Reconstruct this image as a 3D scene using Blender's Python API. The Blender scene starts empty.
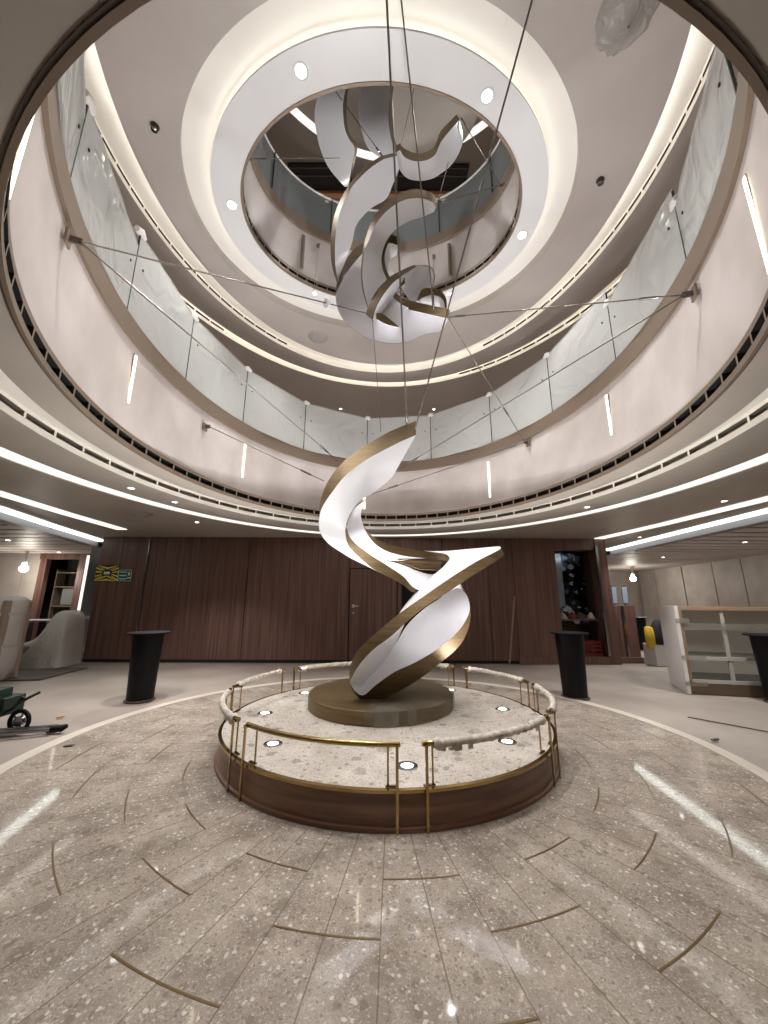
import bpy, math, random
import numpy as np
from mathutils import Vector, Matrix
random.seed(7)
PI = math.pi
S = bpy.context.scene
COL = S.collection

# ------------------------------------------------------------------ camera
F_PX, PITCH, ROLL, EYE = 375.8, math.radians(13.1), math.radians(0.22), 1.4
FW = Vector((0, math.cos(PITCH), math.sin(PITCH)))
R0 = Vector((1, 0, 0)); U0 = R0.cross(FW)
RT = math.cos(ROLL)*R0 + math.sin(ROLL)*U0
UP = -math.sin(ROLL)*R0 + math.cos(ROLL)*U0
cd = bpy.data.cameras.new('camera'); cam = bpy.data.objects.new('camera', cd); COL.objects.link(cam)
cam.matrix_world = Matrix(((RT.x, UP.x, -FW.x, 0), (RT.y, UP.y, -FW.y, 0), (RT.z, UP.z, -FW.z, EYE), (0, 0, 0, 1)))
cd.sensor_fit = 'VERTICAL'; cd.sensor_height = 24; cd.lens = F_PX/1024*24
cd.clip_start = 0.02; cd.clip_end = 200
S.camera = cam
# ------------------------------------------------------------------ world, exposure
w = bpy.data.worlds.new('world'); S.world = w; w.use_nodes = True
w.node_tree.nodes['Background'].inputs[0].default_value = (1.0, 0.98, 0.96, 1)
w.node_tree.nodes['Background'].inputs[1].default_value = 0.15
S.view_settings.view_transform = 'Standard'; S.view_settings.look = 'None'
S.view_settings.exposure = 1.42; S.view_settings.gamma = 1.0
S.view_settings.use_curve_mapping = False
cy = S.cycles
cy.max_bounces = 10; cy.diffuse_bounces = 7; cy.glossy_bounces = 4; cy.transmission_bounces = 4
cy.transparent_max_bounces = 12; cy.sample_clamp_indirect = 4.0; cy.caustics_reflective = False; cy.caustics_refractive = False
cy.use_denoising = True
# light levels
L_COVE, L_COVE_WARM, L_RING, L_STRIP, L_WALL, L_SPOT, L_TROUGH, L_TROUGH2 = 2.7, 9.0, .46, .46, 3.2, 6.0, 7.0, 4.0
P_UPLIGHT = 75
def area(name, loc, rot, sx, sy, power, col=(1, .93, .82)):
    l = bpy.data.lights.new(name, 'AREA'); l.shape = 'RECTANGLE'; l.size = sx; l.size_y = sy
    l.energy = power; l.color = col
    o = bpy.data.objects.new(name, l); COL.objects.link(o); o.location = loc; o.rotation_euler = rot
    o['label'] = name; return o

# ------------------------------------------------------------------ pixel <-> world
def ray(px, py):
    return FW + RT*((px-384)/F_PX) + UP*((512-py)/F_PX)
O = Vector((0, 0, EYE))
def atY(px, py, Y):
    d = ray(px, py); return O + d*(Y/d.y)
def atZ(px, py, z):
    d = ray(px, py); return O + d*((z-EYE)/d.z)
# ------------------------------------------------------------------ helpers
def link(o): COL.objects.link(o); return o
class MB:
    def __init__(s): s.v = []; s.f = []; s.m = []; s.sm = []
    def add(s, vs, fs, mi=0, smooth=False):
        n = len(s.v); s.v += [tuple(v) for v in vs]
        for f in fs: s.f.append(tuple(i+n for i in f)); s.m.append(mi); s.sm.append(smooth)
    def box(s, c, d, rz=0, mi=0, rot=None):
        hx, hy, hz = d[0]/2, d[1]/2, d[2]/2
        M = rot if rot is not None else Matrix.Rotation(rz, 3, 'Z')
        vs = [Vector(c) + M @ Vector((x*hx, y*hy, z*hz)) for x in (-1, 1) for y in (-1, 1) for z in (-1, 1)]
        s.add(vs, [(0,1,3,2), (4,6,7,5), (0,4,5,1), (2,3,7,6), (0,2,6,4), (1,5,7,3)], mi)
    def tube(s, pts, r, n=10, mi=0, closed=False, cap=True):
        pts = [Vector(p) for p in pts]; N = len(pts); rs = r if isinstance(r, (list, tuple)) else [r]*N
        up = None; rings = []
        for i, p in enumerate(pts):
            a = pts[i-1] if (i > 0 or closed) else p; b = pts[(i+1) % N] if (i < N-1 or closed) else p
            t = (b-a).normalized()
            if up is None: up = Vector((0, 0, 1)) if abs(t.z) < .9 else Vector((1, 0, 0))
            x = t.cross(up).normalized(); up = x.cross(t).normalized()
            rings.append([p + (x*math.cos(2*PI*k/n) + up*math.sin(2*PI*k/n))*rs[i] for k in range(n)])
        vs = [v for r_ in rings for v in r_]; fs = []
        for i in range(N if closed else N-1):
            j = (i+1) % N
            for k in range(n): fs.append((i*n+k, i*n+(k+1) % n, j*n+(k+1) % n, j*n+k))
        s.add(vs, fs, mi, True)
        if cap and not closed:
            s.add(rings[0], [tuple(range(n))[::-1]], mi); s.add(rings[-1], [tuple(range(n))], mi)
    def lathe(s, prof, c=(0, 0, 0), n=40, mi=0, smooth=True):
        vs = []; fs = []
        for r, z in prof:
            for k in range(n): a = 2*PI*k/n; vs.append((c[0]+r*math.cos(a), c[1]+r*math.sin(a), c[2]+z))
        for i in range(len(prof)-1):
            for k in range(n):
                k2 = (k+1) % n; fs.append((i*n+k, i*n+k2, (i+1)*n+k2, (i+1)*n+k))
        s.add(vs, fs, mi, smooth)
    def prism(s, poly, z0, z1, mi=0):
        n = len(poly); vs = [(x, y, z0) for x, y in poly] + [(x, y, z1) for x, y in poly]
        fs = [tuple(range(n))[::-1], tuple(range(n, 2*n))] + [(i, (i+1) % n, n+(i+1) % n, n+i) for i in range(n)]
        s.add(vs, fs, mi)
    def ell(s, prof, n=192, mi=0, a0=0, a1=2*PI, smooth=True):
        """loft a list of (cx,cy,a,b,z) ellipses"""
        full = abs(a1-a0-2*PI) < 1e-6; m = n if full else n+1
        for q in range(len(prof)-1):
            vs = []
            for (cx, cy_, a, b, z) in (prof[q], prof[q+1]):
                for k in range(m):
                    t = a0+(a1-a0)*k/n; vs.append((cx+a*math.sin(t), cy_+b*math.cos(t), z))
            fs = [(k, (k+1) % m, m+(k+1) % m, m+k) for k in range(n)]
            s.add(vs, fs, mi, smooth)
    def build(s, name, mats, parent=None, origin=None):
        me = bpy.data.meshes.new(name); vs = s.v
        if origin is not None: vs = [(a-origin[0], b-origin[1], c-origin[2]) for a, b, c in vs]
        me.from_pydata(vs, [], s.f)
        for m_ in (mats if isinstance(mats, (list, tuple)) else [mats]): me.materials.append(m_)
        me.polygons.foreach_set('material_index', s.m); me.polygons.foreach_set('use_smooth', s.sm); me.update()
        o = bpy.data.objects.new(name, me); link(o)
        if origin is not None and parent is None: o.location = origin
        if parent is not None: o.parent = parent
        return o
def struct(name, mb, mats): o = mb.build(name, mats); o['kind'] = 'structure'; return o
def tag(o, label, cat, group=None):
    o['label'] = label; o['category'] = cat
    if group: o['group'] = group
    return o
def thing(name, label, cat, loc=(0, 0, 0), rz=0, group=None):
    o = bpy.data.objects.new(name, None); link(o); o.empty_display_size = .1
    o.location = loc; o.rotation_euler = (0, 0, rz); return tag(o, label, cat, group)
def dup(root, loc, rz=0, label=None):
    r = root.copy(); link(r); r.location = loc; r.rotation_euler = (0, 0, rz)
    if label: r['label'] = label
    for ch in list(root.children):
        c = ch.copy(); link(c); c.parent = r
        for g in ch.children: d = g.copy(); link(d); d.parent = c
    return r
def tozero(mb, loc): return mb
def bevel(o, w=.01, seg=2):
    m = o.modifiers.new('bevel', 'BEVEL'); m.width = w; m.segments = seg; m.limit_method = 'ANGLE'; return o
# ------------------------------------------------------------------ materials
def lin(c): return tuple(((x/255)/12.92 if x/255 <= .04045 else ((x/255+.055)/1.055)**2.4) for x in c) + (1,)
def mat(name, rgb, rough=.5, metal=0, spec=.5, coat=0):
    m = bpy.data.materials.new(name); m.use_nodes = True; b = m.node_tree.nodes['Principled BSDF']
    b.inputs['Base Color'].default_value = lin(rgb); b.inputs['Roughness'].default_value = rough
    b.inputs['Metallic'].default_value = metal; b.inputs['Specular IOR Level'].default_value = spec
    b.inputs['Coat Weight'].default_value = coat
    return m
def nd(m, t, **kw):
    n = m.node_tree.nodes.new(t)
    for k, v in kw.items(): setattr(n, k, v)
    return n
def L(m, a, b): m.node_tree.links.new(a, b)
def noisy(m, c1, c2, scale=(3, 3, 3), detail=6, rough=None, bump=0, lo=.35, hi=.65):
    """blend two colours of a real surface by noise"""
    b = m.node_tree.nodes['Principled BSDF']
    tc = nd(m, 'ShaderNodeTexCoord'); mp = nd(m, 'ShaderNodeMapping'); mp.inputs['Scale'].default_value = scale
    no = nd(m, 'ShaderNodeTexNoise'); no.inputs['Scale'].default_value = 1; no.inputs['Detail'].default_value = detail
    cr = nd(m, 'ShaderNodeValToRGB'); cr.color_ramp.elements[0].position = lo; cr.color_ramp.elements[1].position = hi
    cr.color_ramp.elements[0].color = lin(c1); cr.color_ramp.elements[1].color = lin(c2)
    L(m, tc.outputs['Object'], mp.inputs[0]); L(m, mp.outputs[0], no.inputs['Vector']); L(m, no.outputs['Fac'], cr.inputs[0]); L(m, cr.outputs[0], b.inputs['Base Color'])
    if rough:
        mr = nd(m, 'ShaderNodeMapRange'); mr.inputs[3].default_value = rough[0]; mr.inputs[4].default_value = rough[1]
        L(m, no.outputs['Fac'], mr.inputs[0]); L(m, mr.outputs[0], b.inputs['Roughness'])
    if bump:
        bu = nd(m, 'ShaderNodeBump'); bu.inputs['Strength'].default_value = bump; bu.inputs['Distance'].default_value = .01
        L(m, no.outputs['Fac'], bu.inputs['Height']); L(m, bu.outputs[0], b.inputs['Normal'])
    return m
def emit(name, rgb, s):
    m = bpy.data.materials.new(name); m.use_nodes = True; t = m.node_tree; t.nodes.clear()
    e = t.nodes.new('ShaderNodeEmission'); e.inputs[0].default_value = lin(rgb); e.inputs[1].default_value = s
    o = t.nodes.new('ShaderNodeOutputMaterial'); t.links.new(e.outputs[0], o.inputs[0]); return m
CEN = (0.055, 4.09)
AST, APH = 360/28, -1.7     # angular pitch and phase of the radial slabs
def terrazzo(name, joints):
    m = mat(name, (170, 158, 146), .1); b = m.node_tree.nodes['Principled BSDF']
    tc = nd(m, 'ShaderNodeTexCoord')
    n1 = nd(m, 'ShaderNodeTexNoise'); n1.inputs['Scale'].default_value = 3.0; n1.inputs['Detail'].default_value = 8; n1.inputs['Roughness'].default_value = .65
    cr = nd(m, 'ShaderNodeValToRGB'); e = cr.color_ramp.elements
    e[0].position = .3; e[0].color = lin((128, 117, 107) if joints else (186, 176, 165)); e[1].position = .72; e[1].color = lin((182, 170, 158) if joints else (224, 217, 207))
    L(m, tc.outputs['Object'], n1.inputs['Vector']); L(m, n1.outputs['Fac'], cr.inputs[0])
    cur = cr.outputs[0]
    # distorted coordinates so that chips are irregular
    nz = nd(m, 'ShaderNodeTexNoise'); nz.inputs['Scale'].default_value = 30; nz.inputs['Detail'].default_value = 3
    L(m, tc.outputs['Object'], nz.inputs['Vector'])
    va = nd(m, 'ShaderNodeVectorMath', operation='MULTIPLY_ADD'); va.inputs[1].default_value = (.032,)*3
    L(m, nz.outputs['Color'], va.inputs[0]); L(m, tc.outputs['Object'], va.inputs[2])
    for sc, thr, pick, col, amt in ((150, .36, .7, (200, 190, 178), .4), (130, .36, .7, (116, 105, 95), .4), (6, .34, .9, (132, 120, 109), .45), (36, .26, .9, (222, 214, 205), .65), (52, .26, .84, (112, 101, 91), .6), (21, .28, .91, (118, 108, 98), .6),
                                    (75, .3, .84, (210, 202, 192), .45), (9, .30, .93, (122, 112, 103), .5), (100, .3, .84, (120, 108, 98), .4)):
        vo = nd(m, 'ShaderNodeTexVoronoi', voronoi_dimensions='2D'); vo.inputs['Scale'].default_value = sc
        L(m, va.outputs[0], vo.inputs['Vector'])
        a = nd(m, 'ShaderNodeMapRange'); a.inputs[1].default_value = thr+.08; a.inputs[2].default_value = thr; a.inputs[3].default_value = 0; a.inputs[4].default_value = amt
        L(m, vo.outputs['Distance'], a.inputs[0])
        sp = nd(m, 'ShaderNodeSeparateColor'); L(m, vo.outputs['Color'], sp.inputs[0])
        g = nd(m, 'ShaderNodeMath', operation='GREATER_THAN'); g.inputs[1].default_value = pick; L(m, sp.outputs[0], g.inputs[0])
        mu = nd(m, 'ShaderNodeMath', operation='MULTIPLY'); L(m, a.outputs[0], mu.inputs[0]); L(m, g.outputs[0], mu.inputs[1])
        mx = nd(m, 'ShaderNodeMix', data_type='RGBA'); L(m, mu.outputs[0], mx.inputs[0]); L(m, cur, mx.inputs[6]); mx.inputs[7].default_value = lin(col)
        cur = mx.outputs[2]
    if joints:
        sx = nd(m, 'ShaderNodeSeparateXYZ'); L(m, tc.outputs['Object'], sx.inputs[0])
        def M(op, a, b_=None, c=None):
            n = nd(m, 'ShaderNodeMath', operation=op)
            for i, v in enumerate((a, b_, c)):
                if v is None: continue
                if isinstance(v, (int, float)): n.inputs[i].default_value = v
                else: L(m, v, n.inputs[i])
            return n.outputs[0]
        X = M('SUBTRACT', sx.outputs[0], CEN[0]); Y = M('SUBTRACT', CEN[1], sx.outputs[1])
        an = M('ARCTAN2', X, Y); r = M('SQRT', M('ADD', M('MULTIPLY', X, X), M('MULTIPLY', Y, Y)))
        st = math.radians(AST/2)
        q = M('DIVIDE', M('ADD', an, math.radians(-APH)+56*st), st)
        fr = M('ABSOLUTE', M('SUBTRACT', M('FRACT', M('ADD', q, .5)), .5))
        dist = M('MULTIPLY', M('MULTIPLY', fr, st), r)
        ln = M('LESS_THAN', dist, .0032)
        mx = nd(m, 'ShaderNodeMix', data_type='RGBA'); L(m, M('MULTIPLY', ln, .75), mx.inputs[0]); L(m, cur, mx.inputs[6]); mx.inputs[7].default_value = lin((110, 95, 75)); cur = mx.outputs[2]
    L(m, cur, b.inputs['Base Color'])
    mr = nd(m, 'ShaderNodeMapRange'); mr.inputs[3].default_value = .03; mr.inputs[4].default_value = .07
    L(m, n1.outputs['Fac'], mr.inputs[0]); L(m, mr.outputs[0], b.inputs['Roughness'])
    return m
M_ceil = noisy(mat('ceiling_paint', (178, 170, 160), .5), (172, 164, 154), (182, 174, 164), (1.2, 1.2, 1.2))
M_ceil2 = noisy(mat('upper_ceiling_paint', (170, 163, 158), .5), (165, 157, 152), (175, 168, 163), (.8, .8, .8))
M_white = mat('white_ceiling_paint', (214, 214, 216), .42)
M_cove = mat('cove_plaster', (226, 223, 217), .7)
M_fascia = noisy(mat('fascia_plaster', (200, 190, 186), .42), (188, 178, 173), (206, 197, 193), (2.2, 2.2, 1.6), bump=.03)
M_brown = mat('bronze_grey_trim', (128, 112, 97), .42, .25)
M_brownd = mat('dark_trim', (70, 55, 46), .5)
M_dark = mat('vent_black', (14, 13, 13), .8)
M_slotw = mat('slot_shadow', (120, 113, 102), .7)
M_bronze = noisy(mat('brushed_bronze', (112, 92, 62), .45, .55), (102, 84, 56), (120, 100, 70), (3, 3, 40), bump=.02)
M_brass = mat('polished_brass', (168, 142, 94), .2, 1)
M_ribbon = mat('white_lacquer', (238, 238, 242), .34)
M_woodp = noisy(mat('podium_walnut', (116, 84, 64), .35), (98, 69, 52), (136, 100, 78), (1.2, 1.2, 14), 6, bump=.02)
M_wood = noisy(mat('dark_walnut_panel', (100, 72, 64), .45), (80, 56, 49), (122, 90, 80), (18, 18, .5), 5, lo=.3, hi=.7)
M_woodr = noisy(mat('red_walnut_panel', (104, 74, 65), .45), (88, 60, 52), (122, 90, 80), (18, 18, .5), 5, lo=.3, hi=.7)
M_paper = noisy(mat('floor_protection_board', (148, 137, 128), .6), (137, 126, 117), (158, 147, 138), (.9, .9, .9), bump=.05)
M_cream = noisy(mat('cream_panel', (204, 195, 190), .5), (197, 188, 182), (212, 204, 199), (2, 2, 2))
M_black = mat('black_lacquer', (7, 7, 8), .5, 0, .25)
M_steel = mat('steel', (150, 150, 152), .25, 1)
M_cable = mat('steel_cable', (120, 112, 104), .35, .8)
M_terr = terrazzo('terrazzo_floor', True)
M_terrp = terrazzo('terrazzo_podium', False)
M_inlay = mat('brass_inlay', (120, 98, 66), .3, .6)
M_ledge = mat('terrazzo_border', (196, 186, 174), .35)
E_cove = emit('cove_led', (255, 249, 238), L_COVE)
E_trough = emit('trough_led', (255, 249, 238), L_TROUGH)
E_trough_low = emit('lower_trough_led', (255, 247, 234), L_TROUGH2)
E_strip_out = emit('outer_strip_diffuser', (246, 255, 246), 1.1)
E_ring = emit('ring_diffuser', (255, 249, 238), L_RING)
E_strip = emit('strip_diffuser', (255, 248, 236), L_STRIP)
E_wall = emit('wall_light_diffuser', (255, 243, 208), L_WALL)
E_spot = emit('downlight_lens', (255, 250, 240), L_SPOT)
def film_glass(name, tint, tr, rough=.12, bump=.5, scale=1.6):
    m = mat(name, tint, rough); t = m.node_tree; b = t.nodes['Principled BSDF']; out = t.nodes['Material Output']
    tc = nd(m, 'ShaderNodeTexCoord'); no = nd(m, 'ShaderNodeTexNoise'); no.inputs['Scale'].default_value = scale; no.inputs['Detail'].default_value = 2; no.inputs['Distortion'].default_value = 1.5
    bu = nd(m, 'ShaderNodeBump'); bu.inputs['Strength'].default_value = bump; bu.inputs['Distance'].default_value = .06
    L(m, tc.outputs['Object'], no.inputs['Vector']); L(m, no.outputs['Fac'], bu.inputs['Height']); L(m, bu.outputs[0], b.inputs['Normal'])
    tp = nd(m, 'ShaderNodeBsdfTransparent'); tp.inputs[0].default_value = (.9, .92, .9, 1); mx = nd(m, 'ShaderNodeMixShader'); mx.inputs[0].default_value = tr
    tl = nd(m, 'ShaderNodeBsdfTranslucent'); tl.inputs[0].default_value = lin(tint); ms = nd(m, 'ShaderNodeMixShader'); ms.inputs[0].default_value = .3; L(m, b.outputs[0], ms.inputs[1]); L(m, tl.outputs[0], ms.inputs[2])
    L(m, ms.outputs[0], mx.inputs[1]); L(m, tp.outputs[0], mx.inputs[2]); L(m, mx.outputs[0], out.inputs[0]); return m
M_glass = film_glass('film_covered_glass', (214, 215, 213), .26, .1, 1.0, 2.0)
M_glass3 = film_glass('grey_film_glass', (140, 144, 145), .15, .2, .4, 3)
M_gedge = mat('glass_edge_green', (28, 52, 46), .2)
M_plastic = film_glass('plastic_sheet', (205, 200, 196), .3, .25, .8, 7)
M_plastic2 = film_glass('plastic_wrap_dense', (242, 238, 236), .06, .35, .25, 5)
M_foam = noisy(mat('foam_wrap', (206, 198, 186), .8), (178, 168, 154), (218, 210, 199), (26, 26, 26), bump=.5)
M_cleartape = film_glass('clear_tape', (186, 178, 168), .68, .15, .3, 12)

# ================================================================== SETTING
# floor
b = MB(); b.box((0, 3, -.06), (34, 30, .1)); struct('floor', b, M_paper)
b = MB(); b.lathe([(0, -.02), (3.17, -.02), (3.17, .004), (0, .004)], (-.02, 4.19, 0), 160, smooth=False); struct('floor_terrazzo', b, M_terr)
b = MB(); b.lathe([(3.17, -.01), (3.17, .008), (3.30, .008), (3.30, -.01)], (-.02, 4.19, 0), 160, smooth=False); struct('trim_1', b, M_ledge)
# brass arcs inlaid between the slabs, on a 12-degree grid
b = MB()
for k in range(-14, 14):
    a0, a1 = math.radians(AST*k+APH), math.radians(AST*(k+1)+APH)
    for r in ((1.79, 2.49) if k % 2 == 0 else (2.14, 2.84)):
        vs = []
        for j in range(9):
            t = a0+(a1-a0)*j/8
            for rr in (r-.005, r+.005):
                for z in (0, .0055): vs.append((CEN[0]+rr*math.sin(t), CEN[1]-rr*math.cos(t), z))
        fs = []
        for j in range(8):
            o_ = 4*j; fs += [(o_+1, o_+3, o_+7, o_+5), (o_, o_+1, o_+5, o_+4), (o_+2, o_+6, o_+7, o_+3)]
        b.add(vs, fs)
struct('trim_2', b, M_inlay)

Z1, Z2 = 2.86, 6.5           # ceiling heights of the two decks
def gr(q, d): return (q[0], q[1], q[2]+d, q[3]+d)
def slot_ring(b, cx, cy_, a, bb, z0, z1, n, w0, w1, depth, mi_f, mi_d, frac=.86, a0=0, a1=2*PI):
    """inward-facing vertical band with recessed slots between heights w0 and w1"""
    def P(t, d, z): return (cx+(a+d)*math.sin(t), cy_+(bb+d)*math.cos(t), z)
    b.ell([(cx, cy_, a, bb, z0), (cx, cy_, a, bb, w0)], n*2, mi_f, a0, a1)
    b.ell([(cx, cy_, a, bb, w1), (cx, cy_, a, bb, z1)], n*2, mi_f, a0, a1)
    for k in range(n):
        t0 = a0+(a1-a0)*k/n; t2 = a0+(a1-a0)*(k+1)/n; t1 = t0+(t2-t0)*frac; tm = (t0+t1)/2
        b.add([P(t1, 0, w0), P(t2, 0, w0), P(t2, 0, w1), P(t1, 0, w1)], [(0, 1, 2, 3)], mi_f)
        b.add([P(t0, depth, w0), P(t1, depth, w0), P(t1, depth, w1), P(t0, depth, w1)], [(0, 1, 2, 3)], mi_d)
        for (ta, za, tb, zb) in ((t0, w0, t1, w0), (t1, w0, t1, w1), (t1, w1, t0, w1), (t0, w1, t0, w0)):
            b.add([P(ta, 0, za), P(tb, 0, zb), P(tb, depth, zb), P(ta, depth, za)], [(0, 1, 2, 3)], mi_d)
# ---- lower ceiling with oval opening, slotted cove, diffuser ring
b = MB()
Dl = (.05, 3.76, 2.61, 3.27)
Qu = (.05, 3.81, 2.91, 3.38+.06); Ql = (.03, 3.98, 3.25, 3.92)
Ru = (.04, 3.93, 3.86, 4.66); Rl = (.03, 3.92, 4.12, 4.95)
b.ell([Dl+(Z1,), Qu+(Z1,), Qu+(Z1+.03,), (Qu[0], Qu[1], Qu[2]-.1, Qu[3]-.1, Z1+.03)])
b.ell([Ql+(Z1,), Ru+(Z1,), Ru+(Z1+.05,)])
b.ell([Rl+(Z1+.05,), Rl+(Z1,), (0, 4.2, 7.0, 9.2, Z1), (0, 4, 14, 13, Z1), (0, 4, 24, 22, Z1)])
struct('ceiling', b, M_ceil)
b = MB()
b.ell([(Qu[0], Qu[1], Qu[2]-.1, Qu[3]-.1, Z1+.03), (Qu[0], Qu[1], Qu[2]-.1, Qu[3]-.1, Z1+.15), Ql+(Z1+.15,)])
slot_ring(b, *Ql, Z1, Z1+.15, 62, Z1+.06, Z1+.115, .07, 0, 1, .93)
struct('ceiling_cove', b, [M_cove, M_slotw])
b = MB(); q = Qu; b.ell([(q[0], q[1], q[2]-.075, q[3]-.075, Z1+.034), (q[0], q[1], q[2]-.04, q[3]-.04, Z1+.034)], 96)
tag(b.build('cove_light', E_trough_low), 'hidden warm light strip in the slotted oval cove around the lower ceiling opening', 'cove light')
b = MB(); b.ell([Ru+(Z1+.012,), Rl+(Z1+.012,)], 128)
tag(b.build('ring_light', E_ring), 'wide cream ring light let into the lower ceiling outside the slotted cove', 'ring light')
# ---- lip of the opening with black slots, fascia, brown band
b = MB()
Sl = gr(Dl, -.032)
b.ell([Dl+(Z1+.02,), Dl+(Z1-.008,), gr(Dl, -.012)+(Z1-.008,)], mi=2)
b.ell([gr(Dl, -.012)+(Z1-.008,), gr(Dl, -.012)+(Z1-.014,), Sl+(Z1-.014,)], mi=0)
slot_ring(b, *Sl, Z1-.014, 2.995, 84, 2.89, 2.955, .05, 0, 1, .9)
b.ell([Sl+(2.995,), (.06, 3.845, 2.60, 3.47, 2.995)], mi=0)
struct('trim_3', b, [M_brown, M_dark, M_brownd])
b = MB(); b.ell([(.06, 3.85, 2.60, 3.46, 2.99), (.06, 3.86, 2.65, 3.42, 3.93)]); struct('wall_atrium', b, M_fascia)
b = MB(); b.ell([(.06, 3.86, 2.65, 3.42, 3.93), (.06, 3.86, 2.62, 3.39, 3.93), (.06, 3.86, 2.62, 3.39, 4.13), (.06, 3.86, 2.75, 3.52, 4.13)]); struct('trim_4', b, M_brown)
b = MB(); b.ell([(.06, 3.86, 2.75, 3.52, 4.10), (0, 4, 24, 22, 4.10)], 96); struct('floor_upper', b, M_paper)
b = MB(); 
for k in range(48):
    t = 2*PI*k/48; b.add([(10*math.sin(a)+.06, 10*math.cos(a)+3.9, z) for a in (t, t+2*PI/48) for z in (4.1, 6.52)], [(0, 2, 3, 1)])
struct('wall_upper', b, M_cream)
# ---- upper ceiling: annulus, coves, opening to the third deck
Lq = (-.05, 4.16, 1.87, 1.44); Kq = (-.07, 4.14, 2.20, 1.79); Jq = (-.07, 4.17, 2.54, 2.14)
Mq = (.04, 3.85, 3.03, 3.57); Nq = (.02, 3.75, 3.32, 3.97); P0 = (.06, 3.56, 3.92, 4.56); Pq = (.08, 3.53, 4.13, 4.78)
def gr(q, d): return (q[0], q[1], q[2]+d, q[3]+d)
b = MB()
b.ell([Jq+(Z2+.14,), gr(Jq, 0)+(Z2,), Mq+(Z2,), Mq+(Z2+.03,), gr(Mq, -.1)+(Z2+.03,)])
b.ell([Nq+(Z2,), P0+(Z2,), P0+(Z2+.03,), gr(P0, -.1)+(Z2+.03,)])
b.ell([Pq+(Z2,), (0, 4, 24, 22, Z2)])
struct('ceiling_upper', b, M_ceil2)
b = MB(); b.ell([Lq+(Z2,), Kq+(Z2,), Kq+(Z2+.03,), gr(Kq, -.1)+(Z2+.03,)]); struct('ceiling_annulus', b, M_white)
b = MB()
b.ell([gr(Kq, -.1)+(Z2+.03,), gr(Kq, -.1)+(Z2+.14,), Jq+(Z2+.14,)])
b.ell([gr(Mq, -.1)+(Z2+.03,), gr(Mq, -.1)+(Z2+.15,), Nq+(Z2+.15,)])
b.ell([gr(P0, -.1)+(Z2+.03,), gr(P0, -.1)+(Z2+.15,), Pq+(Z2+.15,)])
rd = math.radians
# slots only along the two sides, plain in the far middle
for (q, s0, s1) in ((Nq, 38, 322), (Pq, 24, 308)):
    c0, c1 = (-(360-s1), s0)
    b.ell([q+(Z2,), q+(Z2+.15,)], 40, 0, rd(c0), rd(c1))
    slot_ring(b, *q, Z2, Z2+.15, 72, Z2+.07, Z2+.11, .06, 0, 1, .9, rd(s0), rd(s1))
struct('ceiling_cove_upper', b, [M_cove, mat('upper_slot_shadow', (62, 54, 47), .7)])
for q, e, lb, in ((Kq, E_cove, 'hidden cove light glowing behind the white ceiling annulus around the third deck opening'),
                 (Mq, E_trough, 'hidden light strip in the inner slotted cove of the upper ceiling'), (P0, E_trough, 'hidden light strip in the outermost cove of the upper ceiling')):
    b = MB(); b.ell([gr(q, -.075)+(Z2+.034,), gr(q, -.04)+(Z2+.034,)], 96); tag(b.build('cove_light', e), lb, 'cove light')
# ---- third deck: lip, fascia, band, ceiling
b = MB()
b.ell([gr(Lq, .01)+(Z2+.02,), gr(Lq, .01)+(Z2-.01,), gr(Lq, -.02)+(Z2-.01,)], mi=0)
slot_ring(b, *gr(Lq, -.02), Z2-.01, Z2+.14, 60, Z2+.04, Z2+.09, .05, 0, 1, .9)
b.ell([gr(Lq, -.02)+(Z2+.14,), gr(Lq, .02)+(Z2+.14,)])
struct('trim_5', b, [M_brown, M_dark])
C3 = (-.03, 4.12, 1.90, 1.45)
b = MB(); b.ell([gr(Lq, .01)+(Z2+.12,), C3+(7.50,)]); struct('wall_third_deck', b, M_fascia)
b = MB(); b.ell([C3+(7.5,), gr(C3, -.03)+(7.5,), gr(C3, -.03)+(7.70,), gr(C3, .1)+(7.70,)]); struct('trim_6', b, M_brown)
b = MB(); b.ell([gr(C3, .1)+(7.68,), (0, 4, 14, 13, 7.68)], 96); struct('floor_third_deck', b, M_paper)
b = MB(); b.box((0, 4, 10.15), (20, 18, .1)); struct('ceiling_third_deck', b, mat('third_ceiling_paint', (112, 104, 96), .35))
b = MB()
for k in range(36):
    t = 2*PI*k/36; b.add([(7*math.sin(a), 7*math.cos(a)+3.9, z) for a in (t, t+2*PI/36) for z in (7.68, 10.12)], [(0, 2, 3, 1)])
struct('wall_third_deck_outer', b, M_brown)

# ---- back wall of the lower deck (dark walnut)
YW = 9.05
def xw(px, y=660): return atY(px, y, YW).x
xs = [xw(82), xw(133), xw(240), xw(347.5)]
b = MB()
b.box(((xs[0]+xw(520))/2+.05, YW+.2, 1.43), (xw(520)-xs[0]-.1, .28, 2.9), mi=1); b.box((xs[0]+.03, YW+.2, 1.43), (.06, .32, 2.86), mi=0)
seams = [82, 133, 240, 347.5]
for p0, p1 in zip(seams[:-1], seams[1:]):
    x0, x1 = xw(p0), xw(p1); b.box(((x0+x1)/2, YW+.03, 1.44), (x1-x0-.02, .06, 2.84), mi=0)
b.box(((xw(347.5)+xw(398))/2, YW+.03, 2.5), (xw(398)-xw(347.5)-.02, .06, .72), mi=0)
b.box(((xw(398)+xw(402))/2, YW+.02, 1.44), (xw(402)-xw(398), .08, 2.84), mi=2)
b.box(((xw(402)+xw(445))/2, YW+.03, 2.55), (xw(445)-xw(402), .06, .62), mi=0)
for p0, p1 in ((446, 494), (494, 520)):
    x0, x1 = xw(p0), xw(p1); b.box(((x0+x1)/2, YW+.03, 1.44), (x1-x0-.014, .06, 2.84), mi=0)
struct('wall_back', b, [M_wood, M_dark, M_woodr])
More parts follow.
